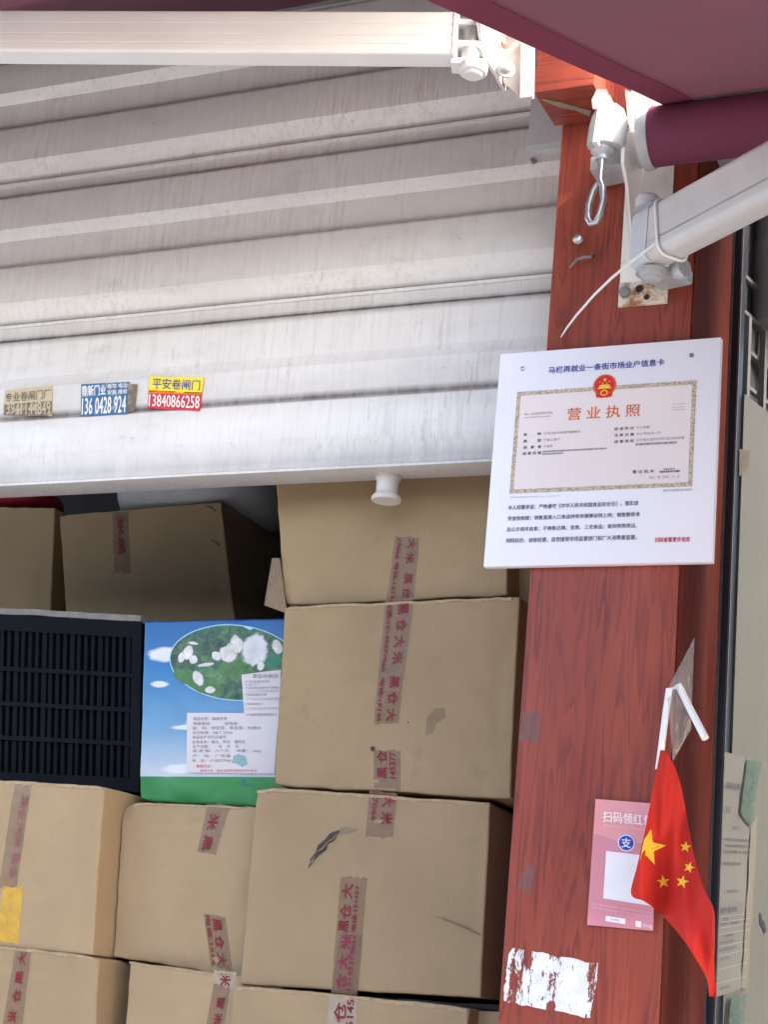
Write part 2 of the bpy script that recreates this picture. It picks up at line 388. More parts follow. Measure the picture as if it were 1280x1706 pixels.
# ------------------------------------------------------------------ the setting
struct('ground', ggrid(lambda u, v: Vector((lerp(-300, 300, u), lerp(-400, 200, v), 0)), 8, 8), M['concrete'])
PXL, PXR, PD = -0.947, -0.689, 0.27               # pillar: left, right, depth
SHY = 0.16                                        # shutter plane
struct('back_wall', gbox(-3.6, -.7, 2.2, 2.3, 0, 3.9), M['inner'])
struct('side_wall', gbox(-3.7, -3.6, .1, 2.3, 0, 3.9), M['inner'])
struct('partition_wall', gbox(PXR-.06, PXR-.012, PD+.002, 2.2, 0, 3.9), M['inner'])
struct('ceiling', gbox(-3.7, -.7, .30, 2.3, 3.9, 4.0), M['inner'])
struct('upper_wall', gbox(-4.5, -.95, .19, .295, 3.95, 4.6), M['plaster'])
struct('neighbour_upper_wall', gbox(PXR+.005, 6.5, -.03, .25, 3.06, 4.6), M['plaster'])
struct('neighbour_wall', gbox(-.45, 6.5, 0, .2, 0, 3.059), M['inner'])
struct('neighbour_back_wall', gbox(PXR+.6, 3.5, 2.2, 2.3, 0, 4.6), M['inner'])
struct('added_opposite_wall', gbox(-14, 14, -6.6, -6.4, 0, 3.0), M['inner'])  # unseen wall added behind the camera to cut low sky light

# ------------------------------------------------------------------ roller shutter
sh = Thing('roller_shutter', 'grimy white ribbed roller shutter half raised above the cartons', 'shutter', (-1.7, SHY, 2.506))
def slat_profile(zt):     # (drop from the seam, how far the sheet stands out, grime)
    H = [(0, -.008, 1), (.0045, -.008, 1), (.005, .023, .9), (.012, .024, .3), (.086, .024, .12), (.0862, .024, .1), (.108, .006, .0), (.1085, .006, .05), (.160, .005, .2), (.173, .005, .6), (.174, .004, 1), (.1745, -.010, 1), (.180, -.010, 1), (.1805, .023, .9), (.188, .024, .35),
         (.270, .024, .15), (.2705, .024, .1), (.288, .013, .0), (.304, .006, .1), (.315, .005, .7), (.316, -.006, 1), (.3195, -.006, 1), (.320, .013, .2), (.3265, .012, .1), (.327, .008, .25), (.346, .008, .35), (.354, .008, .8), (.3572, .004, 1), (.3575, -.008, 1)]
    return [(zt-a, b, g) for a, b, g in H]
def extrude_x(prof, x0, x1, nx, back, seed, amp=.0012):
    V, F, U = [], [], []; k = len(prof)
    for i in range(nx+1):
        x = lerp(x0, x1, i/nx)
        for z, o, g in prof:
            d = noise.noise(Vector((x*2.3+seed, z*3, seed)))*amp*1.6 + noise.noise(Vector((x*9+seed, z*9, 2)))*amp*.5
            V.append(Vector((x, SHY-o-d, z+noise.noise(Vector((x*1.7, seed, 5)))*.0012))); U.append((g, x))
    for i in range(nx):
        F += [(i*k+j, i*k+j+1, (i+1)*k+j+1, (i+1)*k+j) for j in range(k-1)]
    return (V, F), U
for i, zt in enumerate((2.843+.3575*3, 2.843+.3575*2, 2.843+.3575)):
    pr = slat_profile(zt); pr = pr + [(pr[-1][0], -.014, 1), (zt-.0005, -.014, 1)]
    vf, uu_ = extrude_x(pr, -3.0, -.90, 70, 0, 3.1*i); sh.add('slat', vf, M['shutter'], ang=14, uv=uu_)
bb = [(2.8425, -.012, 1), (2.8425, .010, 1), (2.838, .012, .6), (2.826, .012, .1), (2.752, .012, .05), (2.7518, .012, .1), (2.727, .0175, .25), (2.7268, .0175, .1), (2.672, .018, .3), (2.664, .0165, .75), (2.659, .0145, 1), (2.653, .0155, .8), (2.649, .018, .2), (2.61, .018, .0), (2.575, .018, .1), (2.5748, .018, .1), (2.548, .0105, .3), (2.53, .0085, .5), (2.515, .010, .4), (2.511, .016, .3), (2.506, .016, .2), (2.506, -.06, .6)]
vf, uu_ = extrude_x(bb, -3.0, -.90, 70, 0, 20, .0009); sh.add('bottom_bar', vf, M['shutter'], ang=14, uv=uu_)
# the cover plate of the guide at the top right, with its screw
cp = [P(878, 168, SHY-.045), P(936, 200, SHY-.045), P(934, 240, SHY-.045), P(879, 244, SHY-.045)]
x0, x1 = cp[3].x, PXL+.09; z0 = P(880, 243, SHY-.045).z
sh.add('cover_plate', gbox(x0, x1, SHY-.045, SHY-.02, z0, z0+.4), M['rail'], bev=.002)
sc_ = P(889, 268, SHY-.03)
sh.add('screw', glathe(sc_, Vector((0, -1, 0)), [(.006, -.004), (.006, .002), (.004, .005)], 12), M['steel'])
# white spool-shaped stop under the bottom bar
kp = P(647, 800, SHY+.04)
sh.add('door_stop', glathe(Vector((kp.x, kp.y, 2.507)), Vector((0, 0, -1)), [(.0255, 0), (.0255, .008), (.0225, .010), (.0215, .032), (.0215, .036), (.0265, .041), (.029, .045), (.0295, .050), (.028, .052), (.018, .0525)], 32), M['stop_plastic'])

def sticker(name, label, quad, parts, base_mat, Y, group):
    c = P(*quad[3], Y); t = Thing(name, label, 'sticker', c, group)
    t.add('sheet', thick(lambda u, v: P(*bil(quad, u, v), Y), 6, 3, Vector((0, .0006, 0))), base_mat)
    return t
def flat_on(Y, h=.0008):
    return lambda q: (lambda u, v: P(*bil(q, u, v), Y) - Vector((0, h, 0)))
SY = SHY-.0195; on = flat_on(SY)
on2 = flat_on(SY, .0014)
yel = plain('sticker_yellow', S(240, 214, 40), .45, var=.03); redm = plain('sticker_red', S(206, 40, 52), .45, var=.04); wht = plain('sticker_white', (.78, .76, .75), .45, var=.04)
blu = plain('sticker_blue', S(48, 104, 150), .45, var=.15, scale=90, dirt=(.4, .42, .44), dirt_at=(.55, .7)); bge = plain('sticker_beige', S(196, 180, 150), .6, var=.12, scale=90); brn = plain('sticker_faded_brown', S(112, 98, 84), .6, var=.25, scale=90, dirt=S(180, 166, 142), dirt_at=(.5, .65))
orr = ink('sticker_orange', S(232, 120, 40))
t = sticker('advertising_sticker', 'yellow and red sticker with a white phone number on the shutter', [(249, 627), (340, 629), (333, 685), (246, 680)], 0, redm, SY, 'advertising stickers on the shutter')
t.add('yellow_band', ggrid(lambda u, v: on([(249, 627), (340, 629), (336.5, 656), (248, 653)])(u, v), 3, 1), yel)
t.add('orange_band', ggrid(lambda u, v: on([(248.3, 650), (337, 654), (336.3, 658), (247.6, 655.5)])(u, v), 3, 1), orr)
t.add('lettering', gtext('平安卷闸门', on2([(255, 630), (334, 634), (333, 651), (254, 648)]), .012), M['ink_blue'])
t.add('lettering', gtext('13840866258', on2([(249, 657), (333, 660), (332, 681), (248, 677)]), .02), wht)
t = sticker('advertising_sticker', 'torn blue sticker with peeling white lettering on the shutter', [(135, 640), (216, 636), (212, 690), (134, 693)], 0, blu, SY, 'advertising stickers on the shutter')
t.add('lettering', gtext('鼎新门业', on([(136, 643), (176, 641), (176, 658), (137, 661)]), .03), wht)
t.add('lettering', gtext('卷帘 电动', on([(179, 640), (212, 638), (212, 646), (179, 648)]), .02), wht)
t.add('lettering', gtext('安装 维修', on([(179, 650), (212, 648), (212, 656), (179, 658)]), .02), wht)
t.add('lettering', gtext('136 0428 924', on([(137, 664), (210, 659), (209, 687), (136, 691)]), .03), wht)
t.add('torn_corner', gprism([P(x, y, SY-.0004) for x, y in ((213, 639), (229, 641), (224, 684), (212, 688), (214, 660))], Vector((0, -.0012, 0))), brn)
t.add('lettering', gtext('56', on2([(214, 644), (226, 645), (222, 680), (213, 682)]), .02), wht)
t = sticker('advertising_sticker', 'faded beige and brown sticker nearest the left edge of the shutter', [(8, 650), (87, 642), (86, 693), (5, 691)], 0, bge, SY, 'advertising stickers on the shutter')
t.add('brown_band', ggrid(lambda u, v: on([(7, 674), (86, 668), (86, 694), (5, 691)])(u, v), 3, 1), brn)
t.add('lettering', gtext('专业卷闸门厂', on([(9, 656), (84, 648), (84, 664), (8, 671)]), .02), brn)
t.add('lettering', gtext('13941144849', on2([(6, 672), (84, 669), (84, 691), (5, 690)]), .015), bge)

# ------------------------------------------------------------------ pillar
pi = Thing('wooden_pillar', 'tall red stained wooden pillar beside the shutter', 'pillar', (PXL, 0, 0))
pi.add('post', gbox(PXL, PXR, 0, PD, 0, 4.2), M['wood'], bev=.003)
# raised white paint patch, tape residue and small hardware
rp = random.Random(4)
def ragged(q, n, amp, Y, th, seed):
    rr = random.Random(seed); out = []
    for s in range(4):
        a, b = q[s], q[(s+1) % 4]
        for i in range(n):
            k = i/n; out.append(P(lerp(a[0], b[0], k)+rr.uniform(-amp, amp), lerp(a[1], b[1], k)+rr.uniform(-amp, amp), Y))
    return gprism(out, Vector((0, th, 0)))
def sheet(q, n, amp, Y, seed):
    V, F = ragged(q, n, amp, Y, .001, seed); k = len(V)//2
    return V[:k], [tuple(range(k))]
pi.add('paint_patch', sheet([(852, 1578), (998, 1606), (983, 1696), (838, 1668)], 14, 2.2, -.0012, 2), M['patch'])
pi.add('tape_residue', sheet([(872, 1187), (900, 1187), (899, 1238), (866, 1232)], 8, 1.2, -.001, 5), M['residue'])
pi.add('tape_residue', sheet([(884, 1436), (893, 1445), (884, 1487), (861, 1478)], 8, 1.5, -.001, 6), M['residue'])
pi.add('side_shade_board', gbox(PXR+.0006, PXR+.0038, .003, PD-.004, 0, 4.2), M['wood_shade'], bev=.001)  # thin board carrying the painted shade of the pillar's right side
n0 = P(966, 408, 0)
pi.add('screw', glathe(n0, Vector((.2, -1, 0)), [(.003, -.01), (.003, .018), (.009, .02), (.0095, .024), (.006, .029), (.001, .030)], 16), M['steel'])
pi.add('hook', gtube([P(988, 424, 0), P(984, 428, -.012), P(975, 428, -.016), P(962, 432, -.014), P(955, 440, -.01), P(950, 446, -.006)], [.004, .0035, .003, .0026, .002, .0014], 8), M['boltdark'])

# wooden block that carries the left awning bracket
BY = -.12
a = P(890, 155, BY); b = P(990, 140, BY)
wb = Thing('wooden_block', 'short red wooden block at the head of the pillar, under the maroon awning', 'block', (a.x, BY, a.z))
wb.add('block', gbox(a.x, b.x, BY, -.001, a.z, a.z+.3), M['wood_h'], bev=.002)
cq = [(903, 164), (935, 170), (985, 184), (984, 192), (960, 182), (930, 176)]
wb.add('sealant', gprism([PPL(x, y, Vector((0, 0, a.z-.001)), Vector((0, 0, 1))) for x, y in cq], Vector((0, 0, -.003))), M['paper_y'])

# ------------------------------------------------------------------ awnings
def rounded(hw, hh, r, n=5):
    out = []
    for cx, cy, a0 in ((hw-r, hh-r, 0), (-hw+r, hh-r, 90), (-hw+r, -hh+r, 180), (hw-r, -hh+r, 270)):
        for i in range(n+1):
            a = R(a0+90*i/n); out.append((cx+r*math.cos(a), cy+r*math.sin(a)))
    return out
def bar(p0, d, length, hw, hh, r, taper=1.0):
    d = d.normalized(); s = Vector((0, 0, 1)).cross(d).normalized(); u = d.cross(s)
    pr = rounded(hw, hh, r); n = len(pr)
    V = [p0 + s*x + u*y for x, y in pr] + [p0 + d*length + s*x*taper + u*y*taper for x, y in pr]
    return V, [tuple(range(n)), tuple(range(2*n-1, n-1, -1))] + [(i, (i+1) % n, (i+1) % n+n, i+n) for i in range(n)]
def grooved(p0, d, length, hw, hh, r, ys):
    d = d.normalized(); s_ = Vector((0, 0, 1)).cross(d).normalized(); u = d.cross(s_)
    pr = rounded(hw, hh, r); k = len(pr)//4; a, b, c, e = pr[:k], pr[k:2*k], pr[2*k:3*k], pr[3*k:]
    notch = lambda x, ylist: [q for y in ylist for q in ((x, y+.0012*(1 if ylist[0] > ylist[-1] else -1)), (x*.94, y), (x, y-.0012*(1 if ylist[0] > ylist[-1] else -1)))]
    dn_ = sorted(ys, reverse=True); pr = a + b + notch(-hw, dn_) + c + e + notch(hw, dn_[::-1]); n = len(pr)
    V = [p0 + s_*x + u*y for x, y in pr] + [p0 + d*length + s_*x + u*y for x, y in pr]
    return V, [tuple(range(n)), tuple(range(2*n-1, n-1, -1))] + [(i, (i+1) % n, (i+1) % n+n, i+n) for i in range(n)]
# --- the awning on the right: roller tube, cloth running out and down, folding arm
TUBE = P(1078, 230, -.10); TR_ = .052; SL = .44
ra = Thing('retractable_awning', 'maroon awning with rolled cloth and folding arm at the upper right', 'awning', (TUBE.x, 0, TUBE.z-.35))
ra.add('roller_tube', glathe(TUBE, Vector((1, 0, 0)), [(TR_, .012), (TR_, 4.4)], 40), M['awning_roll'])
ra.add('tube_cap', glathe(TUBE, Vector((1, 0, 0)), [(.034, -.010), (.050, -.008), (.0575, -.003), (.0575, .006), (.0545, .0125)], 40), M['castg'])
S0 = P(1108, 171, -.125)
def cloth(u, v):
    y = lerp(0, 1.32, v); x = lerp(S0.x, S0.x+4.4, u)
    return Vector((x, S0.y-y, S0.z-SL*y - .02*math.sin(math.pi*v)*math.sin(math.pi*min(1, u*3)) + .004*noise.noise(Vector((x*3, y*3, 1)))))
ra.add('cloth', thick(cloth, 24, 24, Vector((0, 0, .0015))), M['awning'])
ra.add('hem', thick(lambda u, v: cloth(u*.0125, v)+Vector((-.002, 0, -.0045)), 2, 24, Vector((0, 0, .0015))), M['awning_hem'])
ra.add('tube_sun_blocker', gbox(TUBE.x+.03, S0.x+4.4, -.135, -.0305, 3.068, 3.075), M['duct'])  # strip added above the tube to stop a sun leak onto the pillar
ra.add('wall_sun_blocker', gbox(PXR+.006, S0.x+4.4, -.105, -.0305, 3.3, 3.306), M['duct'])  # second added strip, keeps direct sun off the pillar front
xs = [S0.x-.005, S0.x+4.4]
ra.add('front_bar', gbox(xs[0], xs[1], S0.y-1.38, S0.y-1.31, S0.z-SL*1.32-.03, S0.z-SL*1.32+.03), M['alu'], bev=.006)
# base plate on the pillar, flange, and the plate behind the tube
bpz = P(1070, 508, -.006).z; bx0, bx1 = P(1031, 508, -.006).x, P(1112, 503, -.006).x
ra.add('base_plate', gbox(bx0, bx1, -.007, -.0005, bpz+.045, 3.16), M['bracket'], bev=.0015)
rp_ = ra.add('rusty_plate_end', gbox(bx0-.0005, bx1+.0005, -.0075, -.0006, bpz, bpz+.0449), M['rust'], bev=.0012)
rp_['label'] = 'rust stained lower end of the bracket plate'
fx = P(1058, 440, -.006).x
zz = lambda py: P(1055, py, -.03).z
fl = [(1042, 222), (1036, 246), (1035, 272), (1042, 308), (1049, 400), (1057, 448), (1064, 466), (1069, 440), (1068, 300), (1066, 222)]
ra.add('flange', gprism([PX(x, y, fx) for x, y in fl], Vector((.006, 0, 0))), M['bracket'], bev=.001)
ra.add('tube_plate', gprism([P(x, y, -.05) for x, y in ((1043, 150), (1094, 174), (1072, 196), (1062, 232), (1048, 206))], Vector((0, .007, 0))), M['bracket_shade'], bev=.001)
ra.add('slot', gprism([P(x, y, -.0085) for x, y in ((1099, 286), (1112, 284), (1111, 305), (1106, 314), (1101, 312))], Vector((0, .001, 0))), M['castw'])
for q, mt, rr_ in (((1042, 488), 'boltdark', .0105),):
    c0 = P(*q, -.008); ra.add('bolt', glathe(c0, Vector((0, -1, 0)), [(rr_, 0), (rr_, .007), (rr_*.8, .009)], 6), M[mt], bev=0)
for q, rr_ in (((1066, 481), .007), ((1078, 495), .0052), ((1050, 258), .006)):
    c0 = P(*q, -.0082); ra.add('bolt_hole', glathe(c0, Vector((0, -1, 0)), [(rr_, 0), (rr_, .0008)], 14), M['dark'])
c0 = P(1064, 272, -.03); ra.add('bolt', glathe(c0, Vector((0, -1, 0)), [(.014, 0), (.014, .008), (.009, .011)], 16), M['cast'])
# gearbox with its crank eye
gc = P(1012, 212, -.12)
gb = ra.add('gearbox', glathe(gc+Vector((0, 0, -.045)), Vector((.10, -.1, 1)), [(.026, .002), (.0325, .004), (.034, .008), (.0335, .04), (.031, .058), (.024, .074), (.014, .082)], 28), M['castg'])
ra.add('gearbox_rib', gobox(P(1001, 202, -.152), Vector((.0045, 0, .0)), Vector((0, .012, 0)), Vector((.004, 0, .046))), M['castw'], gb, bev=.001)
ra.add('gearbox_lug', gprism([P(x, y, -.12) for x, y in ((988, 166), (996, 150), (1010, 150), (1018, 170), (1014, 180), (990, 180))], Vector((0, .022, 0))), M['cast'], gb, bev=.002)
ra.add('gearbox_foot', gobox(P(1018, 282, -.04), Vector((.028, 0, .003)), Vector((0, .034, 0)), Vector((0, 0, .014))), M['cast'], gb, bev=.004)
ra.add('gearbox_neck', glathe(P(1005, 250, -.125), Vector((0, 0, -1)), [(.021, -.012), (.021, .004), (.011, .012), (.011, .02)], 20), M['cast'], gb)
eye = [(1004, 256), (1002, 280), (1000, 300), (1005, 312), (1006, 334), (1000, 358), (993, 371), (985, 373), (980, 364), (982, 342), (989, 320), (997, 306)]
ra.add('crank_eye', gtube([P(x, y, -.127-.006*math.sin(i*.55)) for i, (x, y) in enumerate(eye)], .0058, 10), M['steel'], gb)
# folding arm
AD = Vector((math.cos(R(38)), -math.sin(R(38)), -.03)).normalized()
A0 = P(1094, 396, -.13)
ra.add('arm', grooved(A0+AD*.012, AD, 1.1, .027, .051, .016, (-.022,)), M['alu_shaded'], ang=25)
ra.add('arm_end', bar(A0-AD*.032, AD, .0435, .0285, .0525, .017), M['arm_grey'], ang=25)
hz = P(1088, 400, -.115)
hax = Vector((.03, -.02, 1)).normalized()
hg = ra.add('hinge', glathe(hz-hax*.066, hax, [(.02, 0), (.024, .003), (.024, .016), (.0165, .018), (.0165, .028), (.022, .030), (.022, .042), (.0165, .044), (.0165, .056), (.022, .058), (.022, .07), (.0165, .072), (.0165, .084), (.022, .086), (.022, .098), (.0165, .1), (.0165, .112), (.023, .114), (.023, .126), (.019, .131)], 28), M['cast'])
ra.add('hinge_cap', glathe(P(1088, 461, -.125), Vector((0, 0, -1)), [(.022, -.012), (.0225, -.004), (.021, .002), (.016, .003), (.0155, .006), (.013, .0075)], 28), M['castg'], hg)
ra.add('hinge_cap', glathe(P(1080, 338, -.12), Vector((0, 0, 1)), [(.021, -.012), (.021, .006), (.017, .011), (.012, .012)], 28), M['arm_grey'], hg)
ra.add('hinge_bracket', gobox(P(1108, 452, -.07), Vector((.03, -.008, 0)), Vector((.01, .045, 0)), Vector((0, 0, .012))), M['cast'], hg, bev=.004)
ra.add('hinge_bolt', glathe(P(1130, 450, -.10), Vector((1, -.5, 0)), [(.017, -.004), (.019, .0), (.019, .012), (.016, .016)], 20), M['cast'], hg)

# --- cable tie round that arm
ct = Thing('cable_tie', 'white cable tie with a long loose tail looped round the awning arm', 'cable tie', P(1105, 397, -.17))
s_ = Vector((0, 0, 1)).cross(AD).normalized(); u_ = AD.cross(s_)
c0 = A0+AD*.030
ct.add('loop', gtube([c0 + s_*x + u_*y + AD*(.02*(.5-y/.1)) for x, y in rounded(.0298, .0545, .018, 6)], .0027, 8, closed=True), M['white_plastic'])
hd = P(1106, 397, -.172)
ct.add('head', gobox(hd, Vector((.005, 0, .002)), Vector((0, .005, 0)), Vector((-.002, 0, .006))), M['white_plastic'], bev=.0015)
tl = [(1106, 397), (1080, 415), (1050, 438), (1020, 463), (990, 492), (962, 524), (945, 546), (935, 562)]
ct.add('tail', gtube([P(x, y, -.172+.004*i) for i, (x, y) in enumerate(tl)], [.0026, .0026, .0025, .0024, .0022, .002, .0016, .0007], 8), M['white_plastic'])

# --- the awning on the left: only its arm, hinge, bracket and a strip of cloth show
la = Thing('retractable_awning', 'left awning, white folding arm stretched across the top of the shutter', 'awning', P(860, 160, -.13))
FX = P(842, 100, BY).x
q = [(842, 56), (868, 70), (890, 82), (888, 155), (886, 164), (870, 164), (842, 140)]
la.add('base_plate', gprism([P(x, y, BY-.001) for x, y in q], Vector((0, -.006, 0))), M['bracket_shade'], bev=.001)
la.add('plate_fold', gprism([P(x, y, BY-.008) for x, y in ((872, 70), (890, 80), (889, 163), (871, 165))], Vector((0, -.008, 0))), M['bracket_shade'], bev=.002)
fl = [(799, 26), (803, 60), (811, 96), (826, 120), (843, 151), (846, 130), (846, 40), (830, 20)]
la.add('flange', gprism([PX(x, y, FX) for x, y in fl], Vector((-.006, 0, 0))), M['bracket'], bev=.001)
c0 = P(842, 116, BY-.03); la.add('bolt', glathe(c0, Vector((.7, -1, 0)), [(.017, 0), (.017, .004), (.0115, .005), (.0115, .016), (.008, .019)], 18), M['cast'])
c0 = PX(838, 74, FX); la.add('bolt_hole', glathe(Vector((FX+.0006, c0.y, c0.z)), Vector((1, 0, 0)), [(.008, 0), (.008, .0008)], 16), M['rust'])
LD = Vector((-math.cos(R(18)), -math.sin(R(18)), -.08*math.sin(R(18)))).normalized()
L0 = P(757, 66, -.23)
la.add('arm', grooved(L0, LD, 1.6, .024, .043, .006, (.016, -.006, -.024)), M['alu'], ang=25)
la.add('arm_end', bar(L0-LD*.008, LD, .0085, .0255, .0445, .007), M['castw'], ang=25)
hz = P(786, 74, -.22)
hg = la.add('hinge', glathe(hz-Vector((0, 0, .052)), Vector((0, 0, 1)), [(.016, 0), (.016, .094)], 28), M['cast'])
for dz in (-.043, -.007, .035):
    la.add('knuckle', gobox(hz+Vector((-.004, 0, dz)), Vector((.027, .009, 0)), Vector((-.006, .017, 0)), Vector((0, 0, .0055))), M['castw'], hg, bev=.002)
la.add('hinge_cap', glathe(P(789, 112, -.22), Vector((0, 0, -1)), [(.022, -.006), (.0255, -.003), (.0255, .010), (.023, .013), (.018, .0132), (.0175, .017), (.015, .019)], 30), M['castw'], hg)
# cloth: a sheet whose right edge runs slantwise, so that a wedge stays open towards the pillar
CA = P(500, 10, .125); n_ = Vector((0, -SL, 1)).normalized()   # sheet drops outwards
n_ = Vector((0, 1, 0)).cross(Vector((1, 0, 0)))
dn = Vector((0, -1, -.30)); nn = Vector((1, 0, 0)).cross(dn).normalized()
CB = PPL(650, -22, CA, nn)
def lcloth(u, v):
    y = 1.3*v; t_ = y/max(1e-6, (CA.y-CB.y)); xr = min(CA.x + (CB.x-CA.x)*t_, S0.x+.05)
    x = lerp(-3.4, xr, u); return Vector((x, CA.y-y, CA.z-.30*y + .004*noise.noise(Vector((x*3, y*3, 4)))))
la.add('soffit_board', gbox(-3.4, PXL+.02, -.175, SHY-.006, CA.z+.012, CA.z+.018), M['duct'], bev=.001)
la.add('cloth', thick(lcloth, 24, 30, Vector((0, 0, .0015))), M['awning'])

# ------------------------------------------------------------------ licence board
BDY = -.016
x0 = (P(830, 592, BDY).x+P(810, 943, BDY).x)/2; x1 = (P(1200, 560, BDY).x+P(1190, 937, BDY).x)/2
zt = (P(830, 592, BDY).z+P(1200, 560, BDY).z)/2; zb = (P(810, 943, BDY).z+P(1190, 937, BDY).z)/2
bd = Thing('licence_board', 'square white board with a printed business licence on the pillar', 'notice board', (x0, BDY, zb))
bd.add('panel', gbox(x0, x1, BDY, -.0012, zb, zt), M['board'], bev=.0012)
IY = BDY-.0006
def C2(cx, cy): return 800+.375*cx, 550+.375*cy       # crop pixel to photo pixel
def line(s, a, b, h, mat, bold=0.0, Y=IY-.0004, name='lettering', par=None):
    A = P(*C2(*a), Y); B = P(*C2(*b), Y); z = (A.z+B.z)/2
    bd.add(name, gtext(s, lambda u, v: Vector((lerp(A.x, B.x, u), Y, z+h*(.5-v))), bold), mat, par, smooth=False)
def dash(a, b, h, mat, Y=IY-.0004, seed=1):
    "print too small to read: a row of tiny marks"
    A = P(*C2(*a), Y); B = P(*C2(*b), Y); z = (A.z+B.z)/2; rr = random.Random(seed); gs = []; x = A.x
    while x < B.x-.001:
        w_ = rr.uniform(.0012, .0028); gs.append(([Vector((x, Y, z-h/2)), Vector((x+w_, Y, z-h/2)), Vector((x+w_, Y, z+h/2)), Vector((x, Y, z+h/2))], [(0, 1, 2, 3)])); x += w_+rr.uniform(.0006, .0012)
    bd.add('fine_print', join(*gs), mat, smooth=False)
fl_, fr_, ft, fb = (P(*C2(148, 505), IY).x, P(*C2(955, 450), IY).x, (P(*C2(162, 280), IY).z+P(*C2(965, 217), IY).z)/2, (P(*C2(135, 730), IY).z+P(*C2(945, 690), IY).z)/2)
cert = bd.add('licence_print', gbox(fl_, fr_, IY, IY+.0004, fb, ft), M['gold'], smooth=False)
bd.add('licence_field', gbox(fl_+.0075, fr_-.0075, IY-.0002, IY, fb+.0075, ft-.0075), M['cream'], cert, smooth=False)
TY = IY-.0006
line('马栏再就业一条街市场业户信息卡', (305, 180), (820, 140), .0125, M['ink_blue'], .018)
ec = P(*C2(555, 246), TY)
def disc(r, Y, n=36, sy=1.0, dx=0, dz=0): return [Vector((ec.x+dx+r*math.cos(2*math.pi*k/n), Y, ec.z+dz+sy*r*math.sin(2*math.pi*k/n))) for k in range(n)]
def star(cx, cz, r, Y, rot=0):
    return ([Vector((cx+(r if k % 2 == 0 else r*.4)*math.sin(rot+k*math.pi/5), Y, cz+(r if k % 2 == 0 else r*.4)*math.cos(rot+k*math.pi/5))) for k in range(10)], [tuple(range(10))])
em = bd.add('emblem', gprism(disc(.0205, TY), Vector((0, .0004, 0))), M['em_dk'], smooth=False)
bd.add('emblem_field', gprism(disc(.0172, TY-.0003, dz=.001), Vector((0, .0003, 0))), M['em_red'], em, smooth=False)
bd.add('emblem_star', star(ec.x, ec.z+.0105, .0042, TY-.0006), M['em_gold'], em, smooth=False)
for k, (dx, dz) in enumerate(((-.0085, .0065), (-.0035, .004), (.0035, .004), (.0085, .0065))): bd.add('emblem_star', star(ec.x+dx, ec.z+dz, .0018, TY-.0006), M['em_gold'], em, smooth=False)
g1 = [(-.012, -.006), (.012, -.006), (.012, -.0035), (.009, -.0035), (.009, -.0005), (.0105, -.0005), (.006, .0015), (-.006, .0015), (-.0105, -.0005), (-.009, -.0005), (-.009, -.0035), (-.012, -.0035)]
bd.add('emblem_gate', ([Vector((ec.x+x, TY-.0006, ec.z+z)) for x, z in g1], [tuple(range(len(g1)))]), M['em_gold'], em, smooth=False)
bd.add('emblem_wheel', gtube([Vector((ec.x+.0055*math.cos(a*math.pi/10), TY-.0004, ec.z-.0135+.0045*math.sin(a*math.pi/10))) for a in range(20)], .0011, 6, closed=True), M['em_gold'], em)
bd.add('emblem_ribbon', ([Vector((ec.x+x, TY-.0004, ec.z+z)) for x, z in ((-.015, -.013), (-.006, -.0165), (.006, -.0165), (.015, -.013), (.014, -.021), (.005, -.0225), (-.005, -.0225), (-.014, -.021))], [tuple(range(8))]), M['em_red'], em, smooth=False)
line('营 业 执 照', (390, 376), (712, 352), .0225, M['ink_orange'], .012, TY)
line('统一社会信用代码', (198, 374), (322, 366), .0045, M['ink_grey'], 0, TY); dash((198, 388), (312, 383), .0022, M['ink_faint'], TY, 3)
for lab, val, y in (('名        称', '沙河口区大肉家肉铺商店', 460), ('类        型', '个体工商户', 489), ('经   营   者', '于海清', 517)):
    line(lab, (193, y+5), (273, y), .0055, M['ink_dark'], .01, TY)
line('沙河口区大肉家肉铺商店', (282, 459), (445, 450), .0048, M['ink_grey'], 0, TY); line('个体工商户', (282, 489), (355, 484), .0048, M['ink_grey'], 0, TY); line('于海清', (282, 517), (322, 514), .0048, M['ink_grey'], 0, TY)
line('经 营 范 围', (190, 550), (272, 544), .0055, M['ink_dark'], .01, TY); dash((280, 543), (565, 522), .003, M['ink_grey'], TY, 5); dash((278, 551), (372, 546), .003, M['ink_grey'], TY, 6)
for lab, y in (('组 成 形 式', 440), ('注 册 日 期', 468), ('经 营 场 所', 497)): line(lab, (598, y), (685, y-6), .0055, M['ink_dark'], .01, TY)
line('个人经营', (695, 434), (755, 430), .005, M['ink_grey'], 0, TY); line('2021年05月11日', (695, 462), (803, 454), .005, M['ink_grey'], 0, TY)
line('辽宁省大连市沙河口区马栏街道', (695, 490), (910, 476), .005, M['ink_grey'], 0, TY); dash((693, 510), (880, 496), .004, M['ink_grey'], TY, 9)
line('登 记 机 关', (678, 631), (775, 625), .0058, M['ink_dark'], .01, TY); dash((818, 618), (872, 615), .003, M['ink_grey'], TY, 11); dash((800, 630), (893, 625), .0035, M['ink_dark'], TY, 12)
line('2021  年  09月  13  日', (752, 656), (887, 648), .005, M['ink_grey'], 0, TY)
dash((855, 330), (915, 326), .0015, M['ink_faint'], TY, 21); dash((855, 343), (905, 340), .0015, M['ink_faint'], TY, 22); dash((855, 355), (912, 351), .0015, M['ink_faint'], TY, 23)
line('国家企业信用信息公示系统网址: http://www.gsxt.gov.cn', (135, 744), (355, 735), .0028, M['ink_grey'])
line('国家市场监督管理总局监制', (815, 714), (942, 707), .0042, M['ink_grey'])
